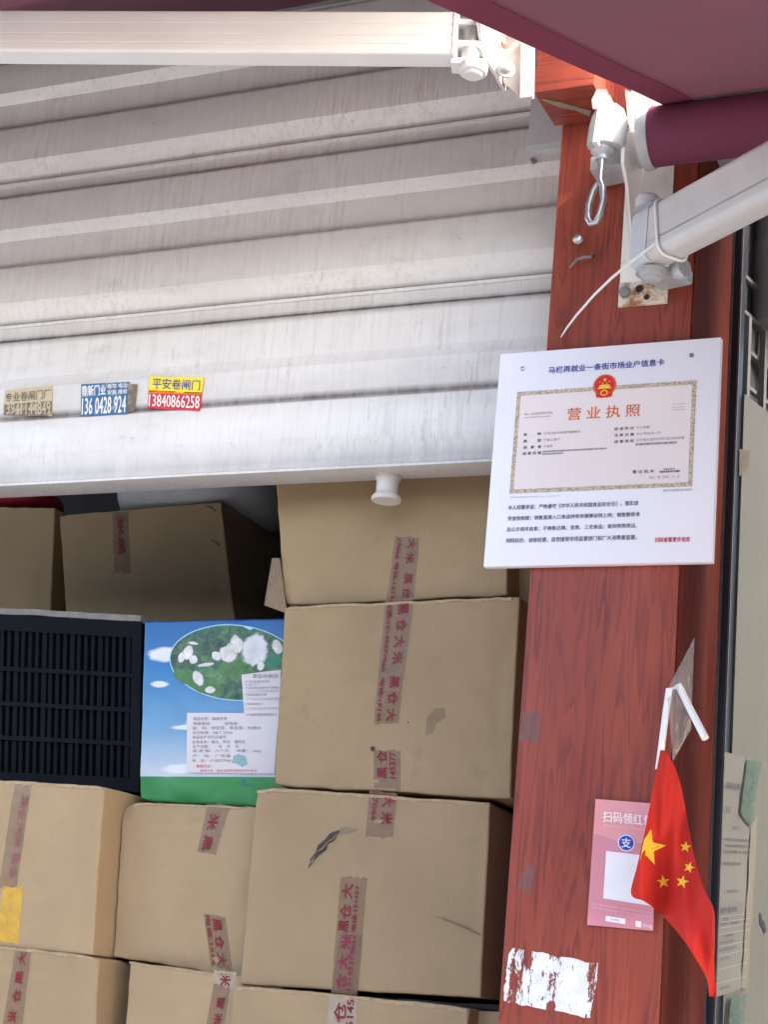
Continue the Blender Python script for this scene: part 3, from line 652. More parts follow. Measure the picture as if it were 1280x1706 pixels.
for s, a, b in (('本人郑重承诺：严格遵守《中华人民共和国食品安全法》，落实进', (125, 790), (705, 767)), ('货查验制度；销售直接入口食品持有效健康证明上岗；销售散装食', (123, 838), (712, 818)),
                ('品公示相关信息；不销售过期、变质、三无食品；做到亮照亮证、', (120, 887), (700, 868)), ('明码标价、诚信经营、自觉接受市场监管部门和广大消费者监督。', (117, 935), (698, 920))):
    line(s, a, b, .0085, M['ink_dark'], .006)
line('扫码查看更多信息', (778, 934), (935, 927), .0085, M['ink_red'], .02)
for q, mt in (((190, 172), 'steel'), ((942, 112), 'boltdark')):
    c0 = P(*C2(*q), BDY); bd.add('screw', glathe(c0, Vector((0, -1, 0)), [(.0042, 0), (.004, .0012), (.002, .002)], 14), M[mt])

# ------------------------------------------------------------------ pink payment card
pk = Thing('payment_card', 'pink payment card on the pillar, half covered by the flag', 'card', P(985, 1540, -.002))
pinkm = plain('pink_card_print', S(222, 150, 152), .4, var=.04, scale=12); pinkd = plain('darker_pink_card_print', S(206, 132, 142), .4, var=.05, scale=12)
QK = [(993, 1331), (1094, 1339), (1089, 1551), (979, 1541)]
kY = lambda u, v: -.003-.006*(abs(u-.5)*2)**3*(abs(v-.5)*2)**2-.003*(1-v)
def onk(h=.0):
    def f(cu, cv):     # card coordinates 0..1
        p = P(*bil(QK, cu, cv), kY(cu, cv)); return p - Vector((0, h, 0))
    return f
pk.add('card', thick(lambda u, v: onk()(u, v), 10, 14, Vector((0, .0012, 0))), pinkm)
def kq(q, h, nu=3, nv=3): return ggrid(lambda u, v: onk(h)(*bil(q, u, v)), nu, nv)
pk.add('flap_print', ggrid(lambda u, v: onk(.0007)(u, lerp(.27+.055*math.sin(math.pi*u)*(.4+.6*u)*1.6, 1, v)), 14, 6), pinkd)
K = lambda x, y: ((x-130-(1510-y)*.06)/690, (y-140)/1400)   # crop pixel to card coordinates
def kt(s, a, b, h, mat, bold=.01):
    q = [a, b, (b[0], b[1]+h), (a[0], a[1]+h)]
    pk.add('lettering', gtext(s, lambda u, v: onk(.0013)(*bil([K(*p) for p in q], u, v)), bold), mat, smooth=False)
ltp = ink('pale_pink_ink', S(250, 226, 222)); fp = ink('faint_pink_ink', S(238, 186, 186))
kt('扫码领红包', (300, 265), (860, 275), 120, ltp, .03); kt('使用支付宝扫一扫领红包', (300, 408), (800, 428), 30, fp, 0)
cc = K(558, 600); ring = lambda r, h: gprism([onk(h)(cc[0]+r*math.cos(a*math.pi/16)*1.0, cc[1]+r*.49*math.sin(a*math.pi/16)) for a in range(32)], Vector((0, .0004, 0)))
lg = pk.add('logo', ring(.135, .0016), wht, smooth=False); pk.add('logo_disc', ring(.118, .0021), ink('logo_blue', S(40, 76, 176)), lg, smooth=False)
pk.add('logo_lettering', gtext('支', lambda u, v: onk(.0027)(cc[0]+(u-.5)*.15, cc[1]+(v-.5)*.075), .02), wht, lg, smooth=False)
pk.add('white_panel', kq([K(335, 705), (1, K(0, 725)[1]), (1, K(0, 1270)[1]), K(300, 1230)], .0013), wht)
for i, y in enumerate((1290, 1330)):
    kt('打开支付宝首页扫一扫或搜索领取红包金额', (180, y), (820, y+45), 24, fp, 0)
pk.add('white_label', kq([K(325, 1420), K(535, 1435), K(530, 1495), K(322, 1480)], .0013, 1, 1), wht)
kt('支付红包', (375, 1440), (470, 1448), 26, M['ink_dark'], .01); kt('支付宝', (715, 1465), (810, 1480), 40, ltp, .01)
pk.add('corner_mark', kq([K(640, 1445), K(700, 1450), K(697, 1515), K(638, 1510)], .0013, 1, 1), ltp)

# ------------------------------------------------------------------ national flag on a snapped plastic stick, taped to the corner
fg = Thing('hand_flag', 'small red flag with five yellow stars hanging from a snapped white stick', 'flag', P(1100, 1640, -.04))
Lc = [(1101, 1250), (1088, 1318), (1075, 1385), (1063, 1440), (1052, 1489), (1075, 1502), (1102, 1523), (1135, 1560), (1160, 1597), (1178, 1630), (1182, 1660)]
Rc = [(1109, 1250), (1124, 1275), (1136, 1312), (1145, 1360), (1153, 1405), (1162, 1445), (1174, 1482), (1190, 1515), (1192, 1560), (1191, 1610), (1195, 1660)]
def pl(c, t):
    t *= len(c)-1; i = min(int(t), len(c)-2); f = t-i
    p0, p1, p2, p3 = c[max(i-1, 0)], c[i], c[i+1], c[min(i+2, len(c)-1)]
    return tuple(.5*(2*p1[k]+(p2[k]-p0[k])*f+(2*p0[k]-5*p1[k]+4*p2[k]-p3[k])*f*f+(3*p1[k]-p0[k]-3*p2[k]+p3[k])*f**3) for k in (0, 1))
def flagY(x, y):
    k = (y-1250)/410; c = (x-1120)/60
    return -.032 - .028*math.sin(max(0, min(1, k))*2.2) + .026*math.sin(c*2.8+k*3.0+.3)*min(1, k*3+.15) + .013*math.sin(c*6.5-k*5)*min(1, k*2+.1) + .003*math.sin(c*15+k*9)
def fcl(u, v):
    a = pl(Lc, v); b = pl(Rc, v); x, y = lerp(a[0], b[0], u), lerp(a[1], b[1], u); return P(x, y, flagY(x, y))
fc = fg.add('cloth', thick(fcl, 36, 60, Vector((0, .0009, 0))), M['flag'], ang=80)
def fstar(c, r, rot, clipx=None):
    pts = [c]+[(c[0]+(r if k % 2 == 0 else r*.4)*math.sin(R(rot)+k*math.pi/5), c[1]-(r if k % 2 == 0 else r*.4)*math.cos(R(rot)+k*math.pi/5)) for k in range(10)]
    V, F = [], []
    for k in range(10):
        a, b = pts[1+k], pts[1+(k+1) % 10]
        for i in range(4):
            for s in ((i/4), ((i+1)/4)):
                V += [(lerp(c[0], a[0], s), lerp(c[1], a[1], s)), (lerp(c[0], b[0], s), lerp(c[1], b[1], s))]
            n = len(V); F.append((n-4, n-3, n-1, n-2))
    def lim(x, y):   # the big star wraps round the folded edge
        if clipx: x = max(x, clipx(y))
        return x, y
    W = []
    for x, y in V:
        x, y = lim(x, y); W.append(P(x, y, flagY(x, y)-.0012))
    return W, F
edge = lambda y: 1103+(y-1250)*(1052-1101)/(1489-1250)+1.5
fg.add('star', fstar((1079, 1412), 32, 12, edge), M['star'], fc, smooth=False)
for c, r_, ro in (((1143, 1411), 10, 8), ((1149, 1445), 10, 20), ((1106, 1469), 11.5, -6), ((1137.5, 1469), 11.5, 14)): fg.add('star', fstar(c, r_, ro), M['star'], fc, smooth=False)
sp = fg.add('stick', gtube([P(1116, 1148, -.018), P(1110, 1190, -.022), P(1103, 1245, -.026), P(1098, 1282, -.024)], .0056, 12), M['white_plastic'])
fg.add('snapped_stick_end', gtube([P(1131, 1141, -.012), P(1150, 1180, -.014), P(1176, 1230, -.03)], [.0062, .006, .006], 12), M['white_plastic'])
fg.add('stick_hinge', gtube([P(1116, 1148, -.018), P(1122, 1147, -.016), P(1131, 1143, -.012)], .0022, 8), M['white_plastic'])
tq = [(1106, 1158), (1148, 1112), (1150, 1180), (1120, 1270)]
fg.add('clear_tape', ggrid(lambda u, v: P(*bil([(1112, 1150), (1158, 1062), (1152, 1215), (1122, 1268)], u, v), -.021-.012*math.sin(math.pi*v)*(1-u)+.02*u + .004*noise.noise(Vector((u*4, v*6, 0)))), 10, 14), M['clear'])

# ------------------------------------------------------------------ cartons
class Carton:
    def __init__(s, label, q, YL, YR, depth, seed, mat=None, name='cardboard_box', amp=.003, bulge=.004, group='brown cartons stacked in the stall', low=0, r=.0035, cat='box', wear=1.0):
        TL, TR, BR, BL = [P(x, y, Y) for (x, y), Y in zip(q, (YL, YR, YR, YL))]
        if low: BL = BL + (BL-TL).normalized()*low; BR = BR + (BR-TR).normalized()*low
        s.n = -((TR-TL).cross(BL-TL)).normalized()
        if s.n.y > 0: s.n = -s.n                      # outwards, to the street
        s.TL, s.U, s.Vv = TL, TR-TL, BL-TL; s.q = q; s.seed = seed; s.amp = amp; s.bulge = bulge*.6; s.wear = wear
        rc = random.Random(seed*13.7); s.W, s.H = (TR-TL).length, (BL-TL).length; s.cr = []
        for _ in range(5):
            a = rc.uniform(0, math.pi); cx, cy = rc.uniform(.05, .95)*s.W, rc.uniform(.05, .95)*s.H; L = rc.uniform(.04, .13)
            s.cr.append((cx-L*math.cos(a), cy-L*math.sin(a), cx+L*math.cos(a), cy+L*math.sin(a), rc.choice((-1, -1, 1))*rc.uniform(.001, .0026), rc.uniform(.005, .012)))
        fy = rc.uniform(.018, .045); s.cr.append((rc.uniform(0, .4)*s.W, fy, rc.uniform(.6, 1)*s.W, fy+rc.uniform(-.012, .012), -.0022, .0045))
        fx_ = rc.uniform(.012, .03); s.cr.append((s.W-fx_, .2*s.H, s.W-fx_*rc.uniform(.6, 1.4), s.H, -.002, .005))
        s.crush = [(rc.choice((0, 1))*s.W, rc.choice((0, 1))*s.H, rc.uniform(.003, .007)*(wear if wear > 1.5 else .6), rc.uniform(.014, .03)) for _ in range(2)]
        back = -s.n*depth
        c8 = {(0, 0, 0): TL, (1, 0, 0): TR, (1, 1, 0): BR, (0, 1, 0): BL}
        for k in list(c8): c8[(k[0], k[1], 1)] = c8[k]+back
        def tri(u, v, w_):
            a = lerp(lerp(c8[(0, 0, 0)], c8[(1, 0, 0)], u), lerp(c8[(0, 1, 0)], c8[(1, 1, 0)], u), v)
            return a + back*w_
        size = (s.U.length, s.Vv.length, depth)
        def lines(L, n):
            e = [0, r*.3/L, r*.8/L, r*1.6/L, r*3/L]; m = [lerp(e[-1], 1-e[-1], i/n) for i in range(n+1)]
            return e[:-1]+m+[1-x for x in reversed(e[:-1])]
        us, vs, ws = lines(size[0], 44), lines(size[1], 34), lines(size[2], 5)
        idx, V, F = {}, [], []
        def vert(i, j, k):
            key = (i, j, k)
            if key not in idx:
                p = [us[i]*size[0], vs[j]*size[1], ws[k]*size[2]]
                inn = [min(max(p[a], r), size[a]-r) for a in range(3)]
                d = Vector([p[a]-inn[a] for a in range(3)])
                if d.length > 1e-9:
                    m = max(abs(d[0]), abs(d[1]), abs(d[2])); d = d.normalized()*m
                f = [(inn[a]+d[a])/size[a] for a in range(3)]
                w_ = tri(*f); idx[key] = len(V); V.append(s.warp(w_, f[0], f[1], f[2]))
            return idx[key]
        nu, nv, nw = len(us)-1, len(vs)-1, len(ws)-1
        for i in range(nu):
            for j in range(nv):
                F.append((vert(i, j, 0), vert(i+1, j, 0), vert(i+1, j+1, 0), vert(i, j+1, 0))); F.append((vert(i, j, nw), vert(i, j+1, nw), vert(i+1, j+1, nw), vert(i+1, j, nw)))
        for k in range(nw):
            for i in range(nu):
                F.append((vert(i, 0, k), vert(i, 0, k+1), vert(i+1, 0, k+1), vert(i+1, 0, k))); F.append((vert(i, nv, k), vert(i+1, nv, k), vert(i+1, nv, k+1), vert(i, nv, k+1)))
            for j in range(nv):
                F.append((vert(0, j, k), vert(0, j+1, k), vert(0, j+1, k+1), vert(0, j, k+1))); F.append((vert(nu, j, k), vert(nu, j, k+1), vert(nu, j+1, k+1), vert(nu, j+1, k)))
        base = (BL+BR)/2+back*.5
        s.t = Thing(name, label, cat, base, group)
        s.body = s.t.add('carton', (V, F), mat or M['card'], ang=60)
    def warp(s, p, u, v, w_=0):
        sd = Vector((s.seed*3.7, s.seed*1.3, s.seed*.7))
        b = s.bulge*max(0, 16*u*(1-u)*v*(1-v))*max(0, 1-w_*2)
        e = max(0, 1-min(u, 1-u, v, 1-v)*9)**2                       # worn near the edges
        d = noise.noise(p*7+sd)*s.amp + noise.noise(p*26+sd)*s.amp*.35 + e*noise.noise(p*34+sd)*.0018*s.wear
        z = e*(noise.noise(p*15+sd*2)*.003+noise.noise(p*50+sd)*.0012)*s.wear
        if w_ < .3:
            X, Y = u*s.W, v*s.H
            for x0, y0, x1, y1, dep, wid in s.cr:
                dx, dy = x1-x0, y1-y0; t_ = ((X-x0)*dx+(Y-y0)*dy)/(dx*dx+dy*dy); tt = min(1, max(0, t_))
                q = math.hypot(X-x0-dx*tt, Y-y0-dy*tt)/wid
                if q < 3: d += dep*math.exp(-q*q)*max(.15, 4*tt*(1-tt))
        for cx, cy, am, ra_ in s.crush:
            q = math.hypot(u*s.W-cx, v*s.H-cy)/ra_
            if q < 2.5 and w_ < .5:
                k = math.exp(-q*q)*am; d -= k*(.8+.8*noise.noise(p*60)); z += k*(1 if cy > 0 else -1)*.9
        return p + s.n*(b+d) + Vector((0, 0, z*.75))
    def on(s, px, py, h):
        p = PPL(px, py, s.TL, s.n); r_ = p-s.TL
        g = s.U.dot(s.Vv); uu, vv = s.U.length_squared, s.Vv.length_squared; det = uu*vv-g*g
        a, b = r_.dot(s.U), r_.dot(s.Vv); u, v = (a*vv-b*g)/det, (b*uu-a*g)/det
        return s.warp(p, min(1, max(0, u)), min(1, max(0, v))) + s.n*h
    def tape(s, q, words=(), mat=None, ends=2.0, inkm=None, name='tape', bold=.03):
        rr = random.Random(int(q[0][0]*7+q[0][1])); je = [rr.uniform(-ends, ends) for _ in range(9)]; jf = [rr.uniform(-ends, ends) for _ in range(9)]
        def f(u, v):
            x, y = bil(q, u, v); k = int(u*8+.5)
            if v == 0: y += je[k]
            if v == 1: y += jf[k]
            return s.on(x, y, .0009+.0004*noise.noise(Vector((x*.05, y*.05, 3))))
        L = abs(q[3][1]-q[0][1]); tp = s.t.add(name, ggrid(f, 8, max(4, int(L/9))), mat or M['tape'], ang=80)
        for wd, turn, u0, u1, v0, v1 in words:
            s.t.add('tape_lettering', gtext(wd, lambda u, v: s.on(*bil(q, lerp(u0, u1, u), lerp(v0, v1, v)), .0018), bold, turn), inkm or M['tape_ink'], tp, smooth=False)
        return tp
    def lip(s, a=.01, b=.985, drop=.005, mat=None, seed=0):
        "the cut edge of a folded flap along the top of the face"
        rr = s.seed*5+seed
        def f(u, v):
            uu_ = lerp(a, b, u); p = s.TL + s.U*uu_ + s.Vv*(.004 + v*drop/s.H*(1+.5*noise.noise(Vector((uu_*14, rr, 0)))))
            return s.warp(p, uu_, .01) + s.n*(.0012+.0022*(1-v)+.0022*noise.noise(Vector((uu_*9, rr, 1)))) + Vector((0, 0, .0015*noise.noise(Vector((uu_*30, rr, 2)))))
        s.t.add('flap_edge', thick(f, 60, 2, -s.n*.003), mat or M['card_edge'], ang=40)
    def patch(s, name, pts, mat, h=.0006):
        return s.t.add(name, ([s.on(x, y, h) for x, y in pts], [tuple(range(len(pts)))]), mat, smooth=False)

BXY = .26
# right-hand stack, top to bottom
b1 = Carton('brown carton directly under the shutter with a white stop in front', [(452, 700), (846, 668), (845, 992), (474, 1008)], BXY+.02, BXY+.02, .36, 1.0, bulge=.003, wear=1.3)
b1.tape([(659, 893), (699, 896), (690, 996), (645, 998)], [('大 米   黑 仓', 'cw', .56, .88, .03, 1.0), ('77066 电话:1514', 'cw', .12, .30, .03, 1.0)], ends=2.5)
b1.t.add('torn_flap', thick(lambda u, v: P(*bil([(453, 930), (466, 930), (478, 1022), (440, 1008)], u, v), BXY+.015+.03*(1-u)+.006*noise.noise(Vector((u*3, v*5, 1)))), 8, 12, Vector((0, .004, 0))), M['card_in'], ang=70)
b2 = Carton('brown carton with two strips of red printed tape, below the topmost one', [(474, 1011), (866, 993), (850, 1331), (456, 1309)], BXY, BXY, .36, 2.0, amp=.004, bulge=.005, wear=1.3)
b2.tape([(642, 1001), (689, 999), (665, 1206), (625, 1207)], [('黑 仓 大 米   黑 仓 大', 'cw', .48, .86, .02, .98), ('电话:15145377066  电话:15145', 'cw', .1, .28, .0, .98)])
b2.tape([(623, 1252), (668, 1250), (668, 1318), (623, 1313)], [('黑 仓', 'ccw', .12, .5, .0, .72), ('145377', 'ccw', .6, .82, .05, .7)])
b2.patch('smudge', [(712, 1196), (724, 1182), (742, 1180), (744, 1196), (728, 1206), (722, 1222), (710, 1226)], tape_mat('greasy_smudge', (.24, .18, .11), .35, .7))
b2.patch('hole', [(617, 1246), (624, 1243), (627, 1249), (621, 1253)], M['groove'])
b2.patch('hole', [(679.5, 1203), (682, 1202), (682.5, 1205), (680, 1206)], M['groove'])
b3 = Carton('large brown carton with a dark gash in its face', [(428, 1311), (817, 1337), (801, 1662), (399, 1640)], BXY-.01, BXY-.01, .36, 3.0, amp=.003, bulge=.005)
b3.tape([(615, 1318), (661, 1321), (655, 1396), (610, 1394)], [('大 米', 'cw', .5, .92, .05, .72), ('77066', 'cw', .15, .32, .0, .66)])
b3.tape([(569, 1461), (614, 1463), (596, 1660), (552, 1653)], [('仓 大', 'ccw', .08, .5, .06, .36), ('黑', 'ccw', .08, .46, .37, .47), ('电话:151453', 'ccw', .56, .74, .08, .46)], name='tape')
b3.tape([(567.5, 1555), (606, 1557), (597, 1655), (553, 1650)], [('仓 大 米', 'ccw', .1, .52, .02, .96), ('15145377066', 'ccw', .56, .72, .02, .96)], M['tape_old'], inkm=M['tape_ink2'])
gash = [(514, 1448), (519, 1430), (526, 1422), (531, 1408), (541, 1400), (551, 1388), (563, 1384), (569, 1385), (562, 1391), (557, 1402), (547, 1406), (545, 1416), (533, 1425), (524, 1434)]
b3.patch('gash', gash, M['groove'], .0012)
for a, bq in (((529, 1420), (548, 1402)), ((548, 1402), (562, 1390)), ((516, 1440), (526, 1426))):
    b3.t.add('torn_edge', gtube([b3.on(*a, .002), b3.on((a[0]+bq[0])/2+2, (a[1]+bq[1])/2+3, .0045), b3.on(*bq, .002)], [.0006, .0022, .0006], 6), M['card_in'])
b3.patch('smudge', [(562, 1384), (575, 1378), (600, 1382), (588, 1388), (568, 1392)], tape_mat('grey_scuff', (.25, .2, .15), .4, .7), .0006)
b3.t.add('crease', gtube([b3.on(722, 1526, 0), b3.on(740, 1531, .001), b3.on(765, 1541, .0016), b3.on(785, 1550, .0018), b3.on(801, 1557, .0006)], [.0004, .0011, .0013, .0016, .0008], 6), M['card_in'])
b4 = Carton('brown carton at the bottom with a scrap of pale peeled tape', [(388, 1641), (781, 1676), (765, 1990), (370, 1930)], BXY-.02, BXY-.02, .36, 4.0)
b4.tape([(549, 1662), (596, 1664), (592, 1760), (543, 1758)], [('仓', 'ccw', .2, .62, .08, .42), ('5145', 'ccw', .66, .9, .02, .5)], M['tape_pale'], inkm=M['tape_ink'])
b5 = Carton('sliver of brown carton squeezed against the foot of the pillar', [(786, 1682), (1000, 1696), (990, 1990), (770, 1980)], BXY+.03, BXY+.03, .3, 5.0)
b6 = Carton('sliver of brown carton between the topmost carton and the pillar', [(853, 800), (1010, 790), (1010, 1330), (853, 1340)], BXY+.09, BXY+.09, .3, 6.0)
b7 = Carton('shaded brown carton wedged behind the pillar beside the gashed one', [(838, 1352), (1010, 1360), (1000, 1680), (822, 1672)], BXY+.34, BXY+.34, .2, 7.0)
b2.lip(.02, .97); b3.lip(.0, .98); b4.lip(.02, .6); b4.lip(.62, .99, .007, None, 3)
# lower left
b8 = Carton('brown carton with a yellow tape strip at the left edge', [(-150, 1292), (174, 1309), (152, 1592), (-170, 1560)], BXY+.01, BXY-.03, .34, 8.0, bulge=.006)
b8.tape([(24, 1308), (53, 1308), (30, 1480), (0, 1480)], [('黑仓大米 黑仓', 'cw', .5, .9, .1, .9)], M['tape_old'], inkm=M['tape_ink3'])
b8.tape([(8, 1478), (41, 1479), (30, 1573), (-6, 1566)], (), M['tape_yellow'])
b9 = Carton('brown carton below the blue printed box', [(205, 1336), (500, 1348), (480, 1645), (187, 1592)], BXY+.03, BXY+.03, .36, 9.0, amp=.005, bulge=.008, wear=1.8)
b9.tape([(345, 1340), (383, 1343), (362, 1424), (331, 1420)], [('米 黑', 'cw', .2, .66, .2, .95)], inkm=M['tape_ink'])
b9.tape([(341, 1524), (377, 1527), (388, 1616), (352, 1610)], [('黑 仓 大', 'cw', .36, .78, .06, .95), ('电话:1514', 'cw', .08, .26, .02, .95)])
b10 = Carton('brown carton in the bottom left corner with a strip of red printed tape', [(-160, 1556), (164, 1594), (150, 1900), (-180, 1860)], BXY-.01, BXY-.03, .34, 10.0)
b10.tape([(26, 1577), (53, 1580), (37, 1720), (4, 1716)], [('大', 'ccw', .3, .72, .06, .2), ('仓 黑', 'ccw', .3, .72, .28, .66), ('米', 'ccw', .2, .66, .76, .9)])
b11 = Carton('brown carton at the bottom under the bulging one', [(216, 1602), (470, 1634), (455, 1930), (196, 1890)], BXY, BXY, .36, 11.0)
b11.tape([(357, 1640), (384, 1643), (372, 1740), (340, 1736)], [('大 米 黑', 'ccw', .38, .82, .2, .98)])
b11.tape([(358, 1616), (394, 1620), (390, 1650), (356, 1648)], [('米', 'cw', .3, .8, .1, .8)], M['tape_pale'])
b8.lip(.3, .99, .006); b9.lip(.06, .7, .004); b10.lip(.2, .99); b11.lip(.0, .8, .004)
# in the dark behind
dk = 'cartons in the dark back of the stall'
g1 = Carton('shaded carton with a faint tape strip leaning in the dark behind the crate', [(98, 858), (368, 836), (392, 1040), (112, 1060)], .85, .85, .4, 12.0, group=dk, low=.12)
g1.tape([(187, 852), (213, 852), (219, 955), (191, 955)], [('米黑', 'cw', .3, .7, .1, .7)], M['tape_old'])
g1.t.add('staple', gtube([g1.on(345, 844, .002), g1.on(352, 846, .004), g1.on(360, 852, .002)], .0012, 6), M['groove']); g1.t.add('staple', gtube([g1.on(353, 901, .002), g1.on(359, 903, .004), g1.on(366, 910, .002)], .0012, 6), M['groove'])
g2 = Carton('shaded carton in the dark at the left edge above the crate', [(-180, 842), (91, 846), (84, 1020), (-180, 1020)], .88, .88, .4, 13.0, group=dk, low=.12)
g3 = Carton('dim carton deep in the gap beside the topmost carton', [(372, 858), (440, 858), (446, 1060), (380, 1060)], 1.2, 1.2, .3, 14.0, group=dk, low=.12)

# ------------------------------------------------------------------ blue printed carton
def blue_mat():
    m, t, b = new_mat('printed_sky_carton')
    uv = nd(t, 'ShaderNodeUVMap'); sx = nd(t, 'ShaderNodeSeparateXYZ'); t.links.new(uv.outputs[0], sx.inputs[0])
    u, v = sx.outputs[0], sx.outputs[1]
    c = ramp(t, v, [(0, S(10, 78, 140)), (.3, S(36, 108, 160)), (.62, S(104, 146, 178)), (.86, S(176, 182, 190))])
    def blob(c, cu, cv, ru, rv, col, soft=.35, wob=.5, sc=9):
        n = noise_n(t, uv.outputs[0], sc, 5, .6)
        d = mth(t, 'ADD', mth(t, 'POWER', mth(t, 'ABSOLUTE', mth(t, 'DIVIDE', mth(t, 'SUBTRACT', u, cu), ru)), 2.), mth(t, 'POWER', mth(t, 'ABSOLUTE', mth(t, 'DIVIDE', mth(t, 'SUBTRACT', v, cv), rv)), 2.))
        d = mth(t, 'ADD', d, mth(t, 'MULTIPLY', mth(t, 'SUBTRACT', n, .5), wob*2))
        f = ramp(t, d, [(1-soft, (1, 1, 1)), (1, (0, 0, 0))]); return mixc(t, f, c, col)
    wh = (.6, .6, .61, 1)
    for a in ((.14, .19, .13, .045), (.42, .575, .13, .04), (.3, .60, .12, .016), (.30, .885-.06, .18, .03), (.12, .36, .07, .02)): c = blob(c, *a, wh, .6, .9, 7)
    gb_ = mth(t, 'GREATER_THAN', v, .868); gr = ramp(t, noise_n(t, uv.outputs[0], 5, 4, .6), [(.3, S(40, 112, 56)), (.7, S(60, 132, 68))])
    c = mixc(t, gb_, c, gr)
    t.links.new(c, b.inputs['Base Color']); b.inputs['Roughness'].default_value = .3; b.inputs['Specular IOR Level'].default_value = .5
    bump(t, b, noise_n(t, coords(t), 14, 4, .6), .25, .004)
    return m
M['bluecard'] = blue_mat()
def leaf_mat():
    m, t, b = new_mat('printed_green_foliage'); v = coords(t)
    n = noise_n(t, v, 60, 6, .7, .6); k = noise_n(t, v, 16, 3, .6)
    c = ramp(t, mth(t, 'ADD', mth(t, 'MULTIPLY', n, .6), mth(t, 'MULTIPLY', k, .4)), [(.38, S(26, 42, 38)), (.5, S(54, 88, 58)), (.66, S(98, 134, 74))])
    t.links.new(c, b.inputs['Base Color']); b.inputs['Roughness'].default_value = .35; return m
QB = [(241, 1036), (492, 1029), (478, 1346), (231, 1334)]
bb_ = Carton('blue and green printed carton with white flowers in an oval picture', QB, BXY+.05, BXY+.08, .3, 15.0, M['bluecard'], name='printed_box', amp=.0035, bulge=.004, group='brown cartons stacked in the stall', wear=.8)
del bb_.t.o['group']
me = bb_.body.data; lay = me.uv_layers.new(name='UVMap')
for l in me.loops:
    p = me.vertices[l.vertex_index].co + bb_.t.base; r_ = p-bb_.TL
    g = bb_.U.dot(bb_.Vv); uu, vv = bb_.U.length_squared, bb_.Vv.length_squared; det = uu*vv-g*g; a_, b_ = r_.dot(bb_.U), r_.dot(bb_.Vv)
    lay.data[l.index].uv = ((a_*vv-b_*g)/det, (b_*uu-a_*g)/det)
CB_ = lambda x, y: (220+x*270/1280, 1010+y*340/1612)     # crop pixel to photo pixel
def fan(name, pts, mat, h, par=None):
    cx = sum(p[0] for p in pts)/len(pts); cy = sum(p[1] for p in pts)/len(pts); n = len(pts); V = [bb_.on(cx, cy, h)]; F = []; K_ = 5
    for k in range(1, K_+1): V += [bb_.on(lerp(cx, x, k/K_), lerp(cy, y, k/K_), h) for x, y in pts]
    F += [(0, 1+i, 1+(i+1) % n) for i in range(n)]
    for k in range(K_-1): F += [(1+k*n+i, 1+k*n+(i+1) % n, 1+(k+1)*n+(i+1) % n, 1+(k+1)*n+i) for i in range(n)]
    if name == 'printed_petal': return bb_.t.add(name, (V, F), mat, par, uv=[(0, 0)]+[(k/K_, 0) for k in range(1, K_+1) for _ in pts])
    return bb_.t.add(name, (V, F), mat, par)
def ell(cx, cy, rx, ry, rot=0, n=28, tip=0):
    out = []
    for k in range(n):
        a = 2*math.pi*k/n; x = rx*math.cos(a)*(1-tip*max(0, -math.sin(a))**2); y = ry*math.sin(a); out.append(CB_(cx+x*math.cos(R(rot))-y*math.sin(R(rot)), cy+x*math.sin(R(rot))+y*math.cos(R(rot))))
    return out
ovr = fan('oval_border', ell(810, 448, 512, 302, 5, 56), ink('oval_pale_rim', S(150, 196, 208), .35), .0008)
fan('oval_picture', ell(810, 448, 503, 293, 5, 56), leaf_mat(), .0013, ovr)
ptl = plain('printed_petal', (.64, .6, .57), .4, var=.3, scale=45); ptl2 = plain('printed_grey_petal', (.56, .56, .55), .4, var=.2, scale=40)
for mm in (ptl, ptl2):
    t_ = mm.node_tree; uvn = nd(t_, 'ShaderNodeUVMap'); sx_ = nd(t_, 'ShaderNodeSeparateXYZ'); t_.links.new(uvn.outputs[0], sx_.inputs[0])
    edge_ = mth(t_, 'ADD', sx_.outputs[0], mth(t_, 'MULTIPLY', mth(t_, 'SUBTRACT', noise_n(t_, coords(t_), 90, 3, .6), .5), .5))
    t_.links.new(ramp(t_, edge_, [(.78, (1, 1, 1)), (1.0, (0, 0, 0))]), t_.nodes['Principled BSDF'].inputs['Alpha'])
lfg = plain('printed_light_leaf', S(70, 112, 54), .4, var=.3, scale=90); lfd = plain('printed_teal_leaf', S(44, 116, 84), .4, var=.2, scale=60)
for a in ((850, 470, 60, 110, 20), (760, 500, 70, 70, -30), (930, 560, 40, 90, 10), (440, 560, 110, 60, 20), (600, 640, 130, 60, 12)): fan('printed_leaf', ell(*a, 20, .5), lfg, .0016, ovr)
fan('printed_leaf', ell(1110, 430, 75, 60, -20, 20, .3), lfd, .0016, ovr)
for a, mm in (((975, 345, 92, 120, 14), ptl2), ((762, 368, 64, 74, -20), ptl), ((828, 302, 46, 70, -12), ptl), ((446, 366, 34, 54, 16), ptl), ((394, 408, 22, 40, 10), ptl), ((492, 424, 28, 32, 20), ptl), ((672, 394, 38, 32, 40), ptl), ((528, 572, 34, 58, -28), ptl), ((624, 664, 36, 26, 0), ptl),
              ((590, 464, 60, 13, -8), ptl2), ((1150, 322, 34, 54, -20), ptl), ((1022, 474, 26, 34, 10), ptl2), ((486, 294, 36, 11, 8), ptl2)):
    fan('printed_petal', ell(a[0], a[1], a[2]*1.28, a[3]*1.22, a[4], 22, .35), mm, .0020, ovr)
lbm = plain('white_box_label', (.58, .53, .53), .45, var=.03, scale=12)
def lq(name, q, mat, h, par=None): return bb_.t.add(name, ggrid(lambda u, v: bb_.on(*bil([CB_(*p) for p in q], u, v), h), 8, 8), mat, par)
l1 = lq('white_label', [(440, 845), (1165, 850), (1128, 1325), (430, 1315)], lbm, .0024)
l2 = lq('white_label', [(872, 545), (1180, 505), (1165, 868), (895, 868)], lbm, .0032)
